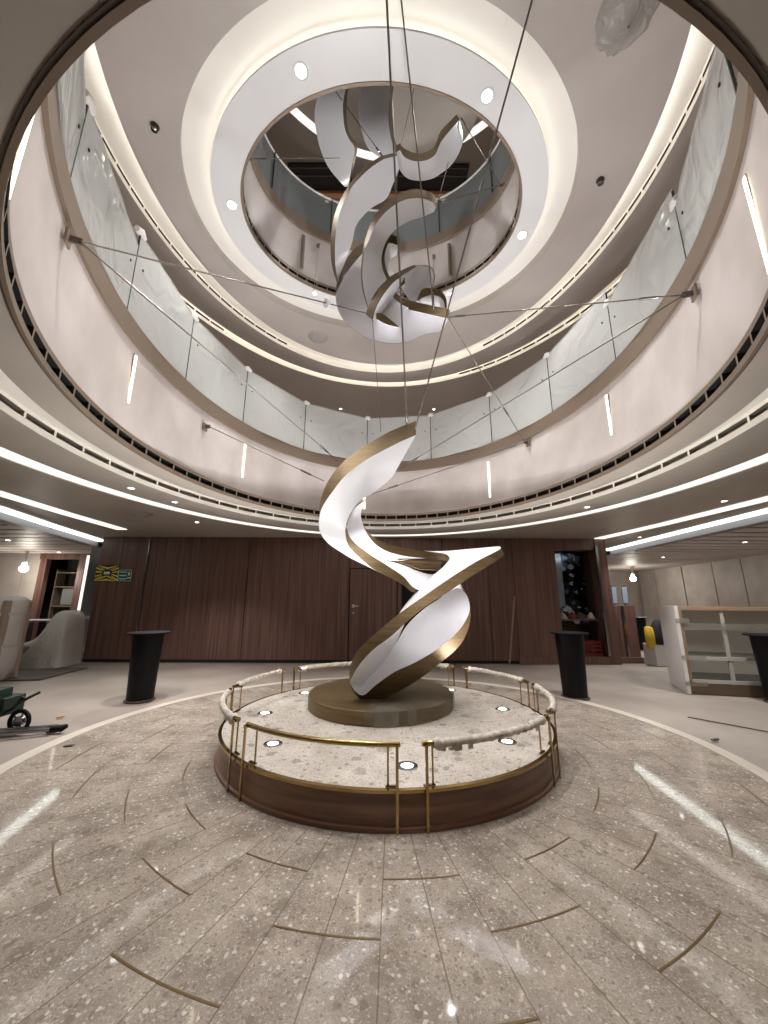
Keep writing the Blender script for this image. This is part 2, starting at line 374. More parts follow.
b = MB(); b.box((xw(133), YW-.01, 1.43), (.022, .03, 2.85)); struct('trim_7', b, M_steel)
b = MB(); b.box(((xs[0]+xw(520))/2, YW-.004, .03), (xw(520)-xs[0], .012, .06)); struct('baseboard_back', b, M_dark)
d = thing('door', 'dark walnut flush door in the back wall left of the sculpture', 'door', (xw(348), YW, 0)); del d['category'], d['label']; d['kind'] = 'structure'; d.name = 'door_1'
def place(mb, name, mats, root, mods=None):
    o = mb.build(name, mats, root)
    o.matrix_parent_inverse = Matrix.Identity(4)
    lo = root.location
    for v in o.data.vertices: v.co = v.co - Vector(lo)
    return o
b = MB(); x0, x1 = xw(348), xw(397.5); b.box(((x0+x1)/2, YW+.025, 1.06), (x1-x0-.02, .06, 2.1)); place(b, 'door_leaf', M_wood, d)
h = atY(352, 606, YW); b = MB(); b.box((h.x+.03, YW-.02, h.z), (.06, .02, .07)); b.tube([(h.x+.02, YW-.03, h.z), (h.x+.02, YW-.07, h.z), (h.x+.16, YW-.07, h.z)], .012, 8)
b.lathe([(.0, -.02), (.028, -.02), (.028, .02), (0, .02)], (h.x+.03, YW-.01, h.z-.16), 14); place(b, 'door_handle', mat('satin_nickel', (205, 198, 190), .35, .6), d)
# right-hand wall unit with an open recess
xr0, xr1, xr2, xr3 = xw(520), xw(565), xw(594+14), xw(619)
b = MB()
b.box(((xr0+xr1)/2, YW+.13, 1.43), (xr1-xr0, .3, 2.86)); b.box(((xr2+xr3)/2, YW+.2, 1.43), (xr3-xr2, .5, 2.86))
b.box(((xr1+xr2)/2, YW+.13, 2.72), (xr2-xr1, .3, .28)); b.box(((xr0+xr3)/2, YW+.03, .08), (xr3-xr0+.05, .2, .16))
struct('wall_back_right', b, M_woodr)
b = MB(); b.box(((xr1+xr2)/2, YW+.75, 1.43), (xr2-xr1+.3, .04, 2.86)); b.box((xr1, YW+.5, 1.43), (.04, .5, 2.86)); b.box((xr2, YW+.5, 1.43), (.04, .5, 2.86)); struct('wall_recess', b, M_brownd)
# closing walls
b = MB(); b.box((-13.2, 4, 1.43), (.1, 22, 2.9)); struct('wall_left', b, M_cream)
b = MB(); b.box((0, -5, 1.43), (30, .1, 2.9)); struct('wall_front', b, M_cream)
# left corridor: cream wall with panels and dark doorway
YL = 11.9
b = MB(); xa = -14.
for px in (-120, -40, 12, 33):
    x1 = atY(px, 620, YL).x; b.box(((xa+x1)/2, YL+.05, 1.43), (x1-xa-.02, .1, 2.86), mi=0); xa = x1
xa = atY(77, 620, YL).x; b.box(((xa-6.2)/2, YL+.05, 1.43), (abs(-6.2-xa), .1, 2.86), mi=2)
dx0, dx1 = atY(37, 620, YL).x, atY(70, 620, YL).x
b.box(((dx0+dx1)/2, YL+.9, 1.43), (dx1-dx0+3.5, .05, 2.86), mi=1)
b.box((dx0-.1, YL, 1.3), (.2, .16, 2.6), mi=3); b.box((dx1+.1, YL, 1.3), (.2, .16, 2.6), mi=3)
b.box(((dx0+dx1)/2, YL, 2.68), (dx1-dx0+.5, .14, .18), mi=3)
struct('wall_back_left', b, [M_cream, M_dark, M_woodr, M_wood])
b = MB(); b.box((-6.76, 10.9, 1.43), (.1, 2.7, 2.86)); struct('wall_corridor', b, M_wood)
# right side: cream panelled wall running away
b = MB()
pts = [(11.25, 8.0), (11.2, 10.6), (11.55, 12.2), (11.8, 13.6), (11.95, 15.2), (12.1, 17.0), (12.2, 18.2)]
for (x0, y0), (x1, y1) in zip(pts[:-1], pts[1:]):
    d_ = Vector((x1-x0, y1-y0, 0)); b.box(((x0+x1)/2+.05, (y0+y1)/2, 1.4), (d_.length-.05, .1, 2.8), math.atan2(d_.y, d_.x))
b.box((9.5, 18.4, 1.4), (6, .1, 2.8)); b.box((11.25, 2, 1.4), (.1, 12, 2.8))
struct('wall_right', b, M_cream)
b = MB(); b.box((12.7, 12.5, 1.4), (.05, 12, 2.8)); struct('wall_right_backing', b, M_brownd)
# slatted ceilings of the two side lounges
def slats(name, poly, n_y, y0, y1, xl, xr):
    b = MB(); y = y0
    while y < y1:
        l, r = xl(y), xr(y)
        b.box(((l+r)/2, y, 2.765), (abs(r-l), .41, .03), mi=0); b.box(((l+r)/2, y+.26, 2.825), (abs(r-l), .53, .02), mi=1); y += .52
    l0, l1 = poly
    struct(name, b, [M_cream, M_brownd])
slats('ceiling_slats', (0, 0), 0, .5, 11.8, lambda y: -13.1, lambda y: -6.68-.262*(y-6.09)*(1 if y > 3 else .3))
slats('ceiling_slats_right', (0, 0), 0, .5, 18.2, lambda y: 6.64+.055*(y-6.0), lambda y: 11.2 if y < 11 else 12.1)
M_lav = mat('lavender_fascia', (128, 122, 128), .5)
def strip(pts, w, z, th, name, m, lab=None):
    b = MB()
    for (x0, y0), (x1, y1) in zip(pts[:-1], pts[1:]):
        d_ = Vector((x1-x0, y1-y0, 0)); b.box(((x0+x1)/2, (y0+y1)/2, z), (d_.length+.01, w, th), math.atan2(d_.y, d_.x))
    o = b.build(name, m)
    if lab: tag(o, lab, 'strip light', 'white strip lights let into the lower ceiling')
    else: o['kind'] = 'structure'
    return o
TL = [(-5.75, 2.0), (-6.1, 4.6), (-6.4, 6.09), (-6.8, 7.51), (-7.34, 9.74)]
TR = [(5.9, 1.5), (6.15, 4.0), (6.33, 6.02), (6.47, 8.6), (6.62, 11.2)]
strip([(x-.25, y) for x, y in TL], .24, 2.785, .13, 'trim_8', M_lav); strip([(x+.26, y) for x, y in TR], .24, 2.785, .13, 'trim_9', M_lav)
strip(TL, .24, Z1-.008, .02, 'strip_light', E_strip_out, 'outermost white strip light in the ceiling on the left, beside the slatted lounge ceiling')
strip(TR, .26, Z1-.008, .02, 'strip_light', E_strip_out, 'outermost white strip light in the ceiling on the right, beside the slatted lounge ceiling')
SL = [(-5.1, 2.0), (-5.35, 3.7), (-5.48, 5.17), (-5.6, 6.5), (-5.66, 7.99)]
SR = [(5.6, 2.4), (5.62, 3.9), (5.59, 5.28), (5.45, 7.2), (5.20, 9.0)]
strip(SL, .22, Z1-.008, .02, 'strip_light', E_strip, 'left strip light beside the ring light, ending square before the walnut wall')
strip(SR, .24, Z1-.008, .02, 'strip_light', E_strip, 'right strip light beside the ring light, ending square above the walnut recess')

# ================================================================== PODIUM
PC = (.04, 4.32); PR = 1.62; PH = .235
pod = thing('podium', 'round walnut clad podium with a pale terrazzo top under the ribbon sculpture', 'podium', (PC[0], PC[1], 0))
b = MB(); b.lathe([(PR+.02, .005), (PR+.02, .03), (PR, .035), (PR-.005, PH-.02)], (0, 0, 0), 128, smooth=False); b.build('plinth', M_woodp, pod)
b = MB(); b.lathe([(PR-.006, PH-.025), (PR+.008, PH-.022), (PR+.008, PH-.002), (PR-.02, PH), (PR-.02, PH-.02)], (0, 0, 0), 128, smooth=False); b.build('edge_trim', M_brass, pod)
b = MB(); b.lathe([(0, PH-.012), (PR-.018, PH-.012), (PR-.018, PH-.002), (0, PH-.002)], (0, 0, 0), 128, smooth=False); b.build('top', M_terrp, pod)
def pol(r, az, z): a = math.radians(az); return Vector((PC[0]+r*math.sin(a), PC[1]-r*math.cos(a), z))
# rails
gaps = [5, 54, 98, 141.5, 186, 232, 272, 317]
RL = {317: 'bare polished brass rail curving along the left front of the podium', 5: 'foam wrapped brass rail along the right front of the podium',
      54: 'short foam wrapped rail at the right end of the podium', 98: 'foam wrapped rail at the right rear of the podium',
      141.5: 'rail at the rear of the podium, right of and partly behind the sculpture foot', 186: 'foam wrapped rail at the rear of the podium, left of the sculpture foot',
      232: 'foam wrapped rail at the left rear of the podium, nearest the left black table', 272: 'short foam wrapped rail at the left end of the podium'}
for i, g in enumerate(gaps):
    a0 = g+2.5; a1 = (gaps[(i+1) % 8]+(360 if i == 7 else 0))-2.5
    R = thing('guard_rail', RL[g], 'rail', pol(PR, (a0+a1)/2, 0), 0, 'curved brass rails around the podium')
    o_ = R.location.copy()
    def P(r, az, z): return pol(r, az, z)-o_
    b = MB(); b.tube([P(PR, a0+(a1-a0)*k/24, .49) for k in range(25)], .017, 12)
    for e in (a0, a1):
        pass
    b.build('rail_tube', M_brass, R)
    for e, s_ in ((a0, 1), (a1, -1)):
        b = MB(); t = e+s_*.8; c = P(PR+.028, t, .25); b.box(c, (.018, .012, .49), -math.radians(t)*-1)
        c = P(PR+.014, t, .485); b.box(c, (.02, .05, .02), math.radians(t)); b.build('outer_post', M_brass, R)
        b = MB(); t = e+s_*2.8; b.tube([P(PR-.035, t, PH), P(PR-.035, t, .47)], .007, 8)
        b.box(P(PR-.03, t, .475), (.02, .04, .016), math.radians(t)); b.box(P(PR-.035, e+s_*1.9, PH+.004), (.08, .02, .008), math.radians(t)); b.build('inner_post', M_brass, R)
    if g != 317:
        b = MB(); n = 60; rnd = random.Random(i); u0, u1 = a0+2.6, a1-2.6; pts = []; rs = []
        for k in range(n+1):
            u = u0+(u1-u0)*k/n; pts.append(P(PR+rnd.uniform(-.004, .004), u, .488+rnd.uniform(-.006, .004))); rs.append(.025+rnd.uniform(-.002, .003)+(.012*rnd.random() if k in (1, 2, n-1, n-2) else 0))
        rs[0] = rs[-1] = .02; b.tube(pts, rs, 12)
        for k in range(7):   # loose tatters of wrap hanging under the rail
            u = u0+(u1-u0)*rnd.choice((rnd.uniform(0, .12), rnd.uniform(.88, 1), rnd.random())); c = P(PR+.01, u, .462)
            b.box(c+Vector((0, 0, -.008)), (.05*rnd.uniform(.5, 1.2), .006, .03*rnd.uniform(.5, 1.3)), math.radians(u)+rnd.uniform(-.4, .4))
        b.build('foam_wrap', M_foam, R)
# recessed uplights
E_up = emit('uplight_lens', (255, 246, 230), 6)
up = thing('uplight', 'recessed steel uplight in the podium top by the front rail gap', 'uplight', pol(1.28, 6, PH), 0, 'uplights in the podium top')
b = MB(); b.lathe([(.045, -.01), (.045, .003), (.075, .003), (.078, -.002), (.078, -.01)], n=28); b.build('bezel', M_steel, up)
b = MB(); b.lathe([(0, .0015), (.044, .0015)], n=24); b.build('lens', E_up, up)
l = bpy.data.lights.new('lamp', 'SPOT'); l.energy = P_UPLIGHT; l.spot_size = math.radians(112); l.spot_blend = .8; l.shadow_soft_size = .04; l.color = (1, .98, .97)
o = bpy.data.objects.new('lamp', l); link(o); o.parent = up; o.location = (0, 0, .012); o.rotation_euler = (PI, 0, 0)
for az, lb in ((52, 'recessed uplight at the right front of the podium, just behind the wrapped rail'), (98, 'recessed uplight at the right of the podium, nearer the bronze disc'),
               (141.5, 'recessed uplight at the right rear of the podium'), (186, 'recessed uplight hidden at the rear behind the bronze disc'), (230, 'recessed uplight at the left rear of the podium'),
               (270, 'recessed uplight at the left of the podium'), (312, 'recessed uplight at the left front of the podium behind the bare brass rail')):
    dup(up, pol(1.28 if az not in (230, 141.5) else 1.36, az, PH), 0, lb)

# ================================================================== RIBBON SCULPTURES
def crom(P, n=5):
    out = []
    for i in range(len(P)-1):
        p0 = P[max(i-1, 0)]; p1 = P[i]; p2 = P[i+1]; p3 = P[min(i+2, len(P)-1)]
        for k in range(n):
            t = k/n; out.append(.5*((2*p1)+(p2-p0)*t+(2*p0-5*p1+4*p2-p3)*t*t+(3*p1-p0-3*p2+p3)*t**3))
    out.append(P[-1]); return out
def ribbon(stations, root, o0, cap0=True, cap1=True, n=5):
    """closed box section: narrow bronze faces AB and CD, broad white faces BC and DA; one missing corner comes from the other three"""
    rails = {'A': [], 'B': [], 'C': [], 'D': []}
    for s in stations:
        p = {k: atY(*v) for k, v in s.items()}
        for k in 'ABCD':
            if k not in p:
                i = 'ABCD'.index(k); a, b_, c = ('ABCD'[(i+1) % 4], 'ABCD'[(i+2) % 4], 'ABCD'[(i+3) % 4]); p[k] = p[a]+p[c]-p[b_]
        for k in 'ABCD': rails[k].append(p[k]-o0)
    R = {k: crom(v, n) for k, v in rails.items()}; N = len(R['A'])
    def sheet(pairs, caps):
        b = MB()
        for a, c in pairs:
            vs = []
            for i in range(N): vs += [R[a][i], R[c][i]]
            b.add(vs, [(2*i, 2*i+1, 2*i+3, 2*i+2) for i in range(N-1)], 0, True)
        for i, on in caps:
            if on: b.add([R[k][i] for k in 'ABCD'], [(0, 1, 2, 3)], 0)
        return b
    sheet((('B', 'C'), ('D', 'A')), ()).build('ribbon_face', M_ribbon, root)
    sheet((('A', 'B'), ('C', 'D')), ((0, cap0), (N-1, cap1))).build('bronze_edge', M_bronze, root)
base_c = Vector((-.03, 4.70, PH))
sc = thing('ribbon_sculpture', 'large white and bronze twisted ribbon sculpture rising from a bronze disc on the podium', 'sculpture', base_c, 0, None)
o0 = base_c
b = MB(); b.lathe([(0, 0), (.82, 0), (.82, .128), (.812, .137), (.0, .137)], n=96, smooth=False)
disc = b.build('base_disc', M_bronze, sc)
low = [
 dict(A=(416,421,4.70), B=(416,435,4.60), C=(393,476,4.75)), dict(A=(400,427,4.72), B=(402,441,4.62), C=(386,483,4.75)),
 dict(A=(385,434,4.74), B=(388,448,4.64), C=(373,493,4.75)), dict(A=(360,449,4.76), B=(366,460,4.66), C=(361,500,4.72)),
 dict(A=(340,465,4.74), B=(346,475,4.64), C=(353,509,4.66)), dict(A=(326,485,4.70), B=(333,491,4.60), C=(348,519,4.55)),
 dict(A=(319.5,506,4.66), B=(322.5,507,4.56), C=(345.5,528,4.45)), dict(B=(319,520,4.55), C=(345.3,532,4.35), D=(347,529,4.47)),
 dict(B=(320.5,533,4.5), C=(346.5,540,4.28), D=(349,536,4.40)), dict(B=(328,543,4.48), C=(350,548,4.22), D=(355,543,4.34)),
 dict(B=(341,552,4.45), C=(360,558,4.2), D=(364,550,4.3)), dict(B=(357,561,4.45), C=(374,569.5,4.2), D=(376,558.5,4.27)),
 dict(C=(390,577.5,4.25), D=(391,568,4.27), A=(385,560,4.65)), dict(C=(403,585,4.3), D=(404,577,4.3), A=(403,565,4.7)),
 dict(C=(415,592.5,4.38), D=(416,589,4.36), A=(428,574,4.78)), dict(C=(438,588,4.7), D=(440,594,4.5), A=(445,572,4.9)),
 dict(C=(455,583,4.75), D=(457,588,4.58), A=(456,574,4.95)), dict(C=(464,590,4.72), D=(466.5,595,4.58), A=(455,578,4.95)),
 dict(C=(470.2,609,4.64), D=(469.7,607,4.55), A=(448,588,4.93)), dict(C=(469,626,4.58), D=(467,618,4.5), A=(440,598,4.9)),
 dict(C=(460,645,4.52), D=(456.5,633,4.42), A=(425,608,4.82)), dict(C=(439,664,4.45), D=(435.5,650.5,4.33), A=(408,624,4.75)),
 dict(C=(418,680,4.4), D=(414,663,4.28), A=(398,640,4.62)), dict(C=(398,691.6,4.38), D=(394.5,672,4.27), A=(388,656,4.58)),
 dict(C=(380,700.5,4.36), D=(376,685,4.27), A=(378,669,4.54)), dict(C=(367,704,4.38), D=(364,695,4.3), A=(368,680,4.48)),
 dict(C=(357,696,4.32), D=(356,692,4.24), A=(365,685,4.46)), dict(C=(351,687,4.25), D=(350.5,684,4.2), A=(365,685,4.45)),
 dict(C=(349.5,672,4.15), D=(351,679,4.15), A=(368,680,4.46)), dict(C=(355,654.5,4.05), D=(360,664,4.03), A=(378,669,4.5)),
 dict(C=(367,641,4.0), D=(374,649,3.98), A=(388,656,4.52)), dict(C=(383,627,3.97), D=(391.5,636,3.95), A=(397,641,4.52)),
 dict(C=(402,611.5,3.95), D=(409.5,619.5,3.96), B=(401,610.5,4.42)), dict(C=(421.8,597.8,3.95), D=(429,604,3.98), B=(414,594.5,4.42)),
 dict(C=(439,585.6,3.97), D=(446,593.5,4.0), B=(432,577,4.42)), dict(C=(462.5,570,4.0), D=(468,578.5,4.04), B=(444,566,4.42)),
 dict(C=(479.7,559.8,4.05), D=(485,568,4.1), B=(449,560,4.42)), dict(C=(492,553.6,4.1), D=(497,560.5,4.15), B=(449.5,558,4.45)),
 dict(C=(500,549,4.2), D=(503,556,4.25), B=(449,556.5,4.47)), dict(C=(499,546.5,4.3), D=(502,554,4.36), B=(448,555.5,4.5)),
 dict(C=(485,547.5,4.5), D=(487,555,4.58), B=(446,554.3,4.53)), dict(C=(465,549.3,4.68), B=(441,553,4.58), A=(442,560.3,4.62)),
 dict(C=(445,551,4.9), B=(428,551.3,4.62), A=(428.5,558.6,4.64)), dict(B=(415.6,549.7,4.66), A=(412.5,557.2,4.66), D=(412,559,5.0)),
 dict(B=(400,547,4.68), A=(399,555,4.68), D=(397,561,5.02)), dict(B=(385,543,4.7), A=(384,550,4.7), D=(376,557.5,4.95)),
 dict(B=(371.5,535.5,4.7), A=(372,541,4.68), D=(359,548,4.8)), dict(B=(363,524,4.7), A=(363.5,526,4.68), D=(350,537,4.65)),
 dict(B=(361,512,4.72), A=(361,513,4.68), D=(347,526,4.6)), dict(B=(365,499,4.75), A=(366,499,4.7), D=(352,510,4.68))]
ribbon(low, sc, o0)
b = MB(); q = [atY(397, 560.5, 4.86), atY(441, 561, 4.86), atY(441, 570, 4.86), atY(420, 569, 4.86)]
vs = [p-o0 for p in q] + [p-o0+Vector((0, .12, 0)) for p in q]; b.add(vs, [(0, 1, 2, 3), (7, 6, 5, 4), (0, 4, 5, 1), (1, 5, 6, 2), (2, 6, 7, 3), (3, 7, 4, 0)]); b.build('brace', M_bronze, sc)
# clear sheet taped over the right half of the disc
b = MB(); vs = []; n = 18; rnd = random.Random(3)
for i in range(n+1):
    t = math.radians(-100+200*i/n)
    for r, z in ((.12, .142), (.45, .143+rnd.random()*.012), (.835, .146), (.84, .10), (.842, .02)): vs.append((r*math.cos(t)*(1 if r > .2 else 1)+0, r*math.sin(t), z+rnd.uniform(0, .004)))
b.add(vs, [(5*i+j, 5*i+j+1, 5*i+j+6, 5*i+j+5) for i in range(n) for j in range(4)], 0, True); b.build('protective_film', film_glass('thin_film', (170, 160, 145), .72, .1, .5, 6), sc)
b = MB()
for t0, t1 in ((-94, -78), (-72, -66)):
    vs = []
    for i in range(5):
        t = math.radians(t0+(t1-t0)*i/4)
        for r, z in ((.70, .15), (.846, .151), (.85, .0)): vs.append((r*math.cos(t), r*math.sin(t), z+.002))
    b.add(vs, [(3*i+j, 3*i+j+1, 3*i+j+4, 3*i+j+3) for i in range(4) for j in range(2)])
b.build('tape', M_cleartape, sc)

# ---- hanging middle piece
mo = atY(385, 260, 4.3)
md = thing('ribbon_sculpture', 'tangled white and bronze ribbon sculpture hanging on cables in the middle of the atrium', 'sculpture', mo)
def rib(lst, root, o_, ya=0, yb=0, yc=0):
    st = []
    for s in lst:
        Aq, Bq, Cq = s[:3]; y = s[3]
        d = {}
        if Aq: d['A'] = (Aq[0], Aq[1], y+ya)
        if Bq: d['B'] = (Bq[0], Bq[1], y+yb)
        if Cq: d['C'] = (Cq[0], Cq[1], y+yc)
        if 'A' not in d: d['A'] = (Bq[0], Bq[1]+.5, y+ya)
        st.append(d)
    ribbon(st, root, o_)
rib([((381,156),(384,159),(404,154),4.35), ((370,163),(373,166),(397,175),4.35), ((358.6,173.5),(361.5,176),(393,184),4.35), ((347,188),(350,190),(386,199),4.35),
     ((336,210),(340,212),(371,208.5),4.35), ((331,235),(335.5,236),(357,224),4.35), ((331,257),(335,257.5),(352,243),4.35), ((333,270),(336,270),(345,262),4.33), ((337,283),(338.5,283),(340,280),4.3)], md, mo, .08, 0, .15)
rib([((437.5,200),(436,207),(434,212),4.2), ((430,192),(430,201),(423,217),4.2), ((415,189),(417,198),(412,220),4.18), ((398,193.7),(402,201),(402,225),4.15), ((384,204.6),(388,210),(393,232),4.12),
     ((373,218),(376,224),(386.5,241),4.1), ((366,237),(369,240),(382.5,252),4.08), ((363,248),(365,250),(381.5,262),4.05), ((361.5,262),(363,262),(383,274),4.02), ((361,276),(362.5,275),(387,286),4.0),
     ((362.5,290),(364,290),(388,297),4.0), ((366,303),(367,303),(385,308),4.0), ((369,312),(370,312),(379,316),4.0)], md, mo, .08, 0, .12)
rib([((364.5,242),(364,252),(366,256),4.5), ((353,250),(356.5,260),(368,272),4.42), ((342,268),(347,272.5),(367,288),4.35), ((336.4,284),(339,287),(366,300),4.3), (None,(335.8,298),(370,304),4.25),
     (None,(340,314),(378,302),4.2), (None,(352,328),(388,297),4.18), (None,(370,339),(398,293),4.18), (None,(390,343),(405,300),4.18), (None,(408,341.5),(413,306),4.2), (None,(424,334.5),(428,310),4.2),
     (None,(440,331),(440,313),4.2), (None,(447.5,321),(447.5,317),4.2)], md, mo, .12, 0, -.02)
rib([((365.6,314),(373,319.5),(375,322),3.92), ((369,304.5),(376.5,307),(382,312),3.92), ((378,288.5),(384,294),(392,300),3.93), ((389,277.5),(393,283),(400,290),3.95), ((398,272),(402,276),(406,280),3.98), ((407.5,267.5),(409.5,271),(411,274),4.05), ((415,264.5),(416,267),(417,269),4.12)], md, mo, .06, 0, .2)
rib([((376,313),(376.5,319),(377,320),3.98), ((382,313.5),(386,324),(387,325),3.98), ((391,320),(393,326),(394,327),3.98), ((398,326),(398.5,327),(399,327.5),3.98)], md, mo, .0, 0, .2)
rib([((408.4,300),(408.4,309.5),(412,311),3.95), ((422,303.3),(421.5,312.5),(424,314),3.95), ((436,306.5),(435,315.6),(437,317),3.95), ((449.4,309.5),(447.6,318.6),(448.5,319),3.95)], md, mo, 0, 0, .3)
rib([((417,300),(419,300),(421,302),4.25), ((422,289.5),(424,297),(426,303),4.25), ((431,288),(431.5,295),(432,303),4.25), ((440,290),(440,297),(438,304),4.22), ((446,298),(444,302),(440,306),4.15), ((447,308),(445,309),(441,310),4.08)], md, mo, 0, 0, .3)
rib([((403,277),(405,276),(402,289),4.35), ((411,268),(413,268),(404,292),4.35), ((421,264.8),(422,266),(406,295),4.35), ((431,267),(431,268.5),(408,298),4.35), ((435,277),(434,278),(410,300),4.33), ((431,289),(430,289),(412,301),4.3), ((422,299),(421,298),(414,301),4.28)], md, mo, .12, 0, .1)
rib([((389,286.5),(388.5,290.5),(386,291),4.15), ((396,293),(394,298),(392,300),4.1), ((403,298),(401,304),(399,306),4.05), ((409,300.5),(409,308),(407,310),4.0)], md, mo, 0, 0, .25)
rib([((391,288),(392,291),(394,292),4.1), ((398,281.5),(399,288),(400,289),4.1), ((405.5,278),(405,283),(405,284),4.1)], md, mo, 0, 0, .2)
rib([((399.5,238),(399.5,246),(396,256),4.4), ((391,234.5),(390,243),(392,258),4.4), ((385,242),(387,246),(391,261),4.38), ((381.5,257),(384.5,257),(392,266),4.35), ((383,270),(386,268.5),(393,272),4.3), ((388,282),(391,279),(397,276),4.25)], md, mo, 0, 0, .25)

# ---- hanging top piece
to = atY(400, 130, 4.2)
tp = thing('ribbon_sculpture', 'topmost white and bronze ribbon sculpture hanging high in the third deck opening', 'sculpture', to)
rib([((355,72),(352,72),(327,72),4.2), ((349,88),(346,88),(319,92),4.2), ((346.5,105),(343,105),(314.5,114),4.2), ((347.5,127),(344.5,127),(317.6,138.6),4.2), ((352,138),(349,139),(322,154),4.2),
     ((357.5,146),(354.5,148),(328,166.7),4.2), ((354,165),(352,165),(337,178.5),4.2), ((349,186),(348,186.5),(345,187),4.2)], tp, to, .1, 0, .1)
rib([((396,72),(393,72),(366,72),4.5), ((392,100),(389.5,100),(360,98),4.5), ((391.5,120),(388.6,121),(358.8,112),4.5), ((394,136),(391,138),(361,129),4.5), ((398,149),(394.5,150),(368,148),4.5), ((401,158),(398,159),(381,158),4.5)], tp, to, .1, 0, .1)
rib([((400,143),(400,150),(396.5,152),4.1), ((404,148),(404,156.5),(399,168),4.1), ((411,151.8),(411,160.3),(407,178),4.1), ((419,153.3),(419,161.3),(419.5,180.8),4.1), ((427,151.5),(427.5,159.8),(432,178.8),4.1),
     ((434,147),(434.5,155.3),(441,173.5),4.1), ((437,141),(438,148.5),(450,166.5),4.1), ((438.5,136),(441,142),(457.5,156),4.1), ((441.5,130),(447,134),(462,145),4.12), ((449,122),(454,126),(463,136),4.15), ((456.5,114.5),(459.5,119.5),(461.5,126),4.2)], tp, to, .06, 0, .12)

# ================================================================== THIRD DECK FITTINGS
b = MB(); c = atZ(426, 108, 10.08); b.lathe([(0, 0), (1.0, 0), (1.0, -.03), (.96, -.05), (0, -.05)], n=64, smooth=False)
pl = b.build('canopy_disc', mat('canopy_grey', (176, 172, 166), .3)); pl.location = (c.x, c.y-.12, 10.10); tag(pl, 'pale round canopy plate on the topmost ceiling above the sculptures', 'canopy')
b = MB(); b.ell([(.2, 2.1, 3.0, 3.62, 10.09), (.2, 2.1, 3.14, 3.76, 10.09)], 128, 0, -1.1, 1.1)
tag(b.build('ring_light', E_strip), 'curved warm light line in the dark ceiling of the third deck', 'ring light')
for n_, (pa, pb, lb) in enumerate(((( 284, 148), (352, 178), 'black open ceiling panel above the third deck, left of the hanging ribbons'), ((398, 172), (467, 176), 'black open ceiling panel above the third deck, right of the hanging ribbons'))):
    p = atZ(*pa, 10.07); q = atZ(*pb, 10.07); x0, x1 = p.x, q.x
    b = MB(); b.box((0, 0, 0), (x1-x0, .5, .05)); b.box((0, -.2, -.03), (x1-x0, .02, .03), mi=1); b.box((0, -.05, -.03), (x1-x0, .02, .03), mi=1); o = b.build('ceiling_panel', [M_dark, M_brownd]); o.location = ((x0+x1)/2, 6.12, 10.07); tag(o, lb, 'panel')
b = MB(); b.box((0, 6.4, 9.98), (4.2, .1, .08)); struct('trim_10', b, mat('raw_wood', (176, 130, 96), .6))
gl = thing('glass_balustrade', 'grey film covered oval glass balustrade around the third deck opening', 'balustrade', (C3[0], C3[1], 7.7))
b = MB(); b.ell([(0, 0, 1.88, 1.43, 0), (0, 0, 1.88, 1.43, .74)], 96); b.ell([(0, 0, 1.895, 1.445, .74), (0, 0, 1.895, 1.445, 0)], 96); b.build('pane', M_glass3, gl)
b = MB(); b.tube([(1.89*math.sin(t), 1.44*math.cos(t), .75) for t in [2*PI*k/72 for k in range(72)]], .025, 8, closed=True); b.build('top_rail', M_plastic2, gl)
for az in (-70, -30, 32, 68):
    a = rd(az); b = MB(); b.box((1.87*math.sin(a), 1.42*math.cos(a), .37), (.012, .03, .74), -a); b.build('joint', M_gedge, gl)

# ================================================================== SECOND DECK GLASS
GC = (.06, 3.86, 2.66, 3.43)
def gp(az, z=0, d=0): a = rd(az); return Vector((GC[0]+(GC[2]+d)*math.sin(a), GC[1]+(GC[3]+d)*math.cos(a), z))
js = [-212, -190, -167, -145, -123, -102, -82, -61, -36.5, -9, 19.5, 45, 68, 89.6, 112, 132]
glab = ['behind and left of the camera', 'behind the camera on the left', 'over the near left end', 'nearest the left edge of the photo', 'left side, above the upper left cable anchor', 'left side, second from the cable anchor',
        'left side, where the outer ceiling cove meets the glass', 'left of the far end', 'far end, left of the lower sculpture tip', 'far end, directly behind the lower sculpture tip', 'far end, right of the lower sculpture tip', 'right of the far end',
        'right side, above the lower right wall light', 'right side, above the upper right cable anchor', 'nearest the right edge of the photo']
bal = thing('glass_balustrade', 'oval balustrade of film covered glass panels around the second deck opening', 'balustrade', (GC[0], GC[1], 4.13))
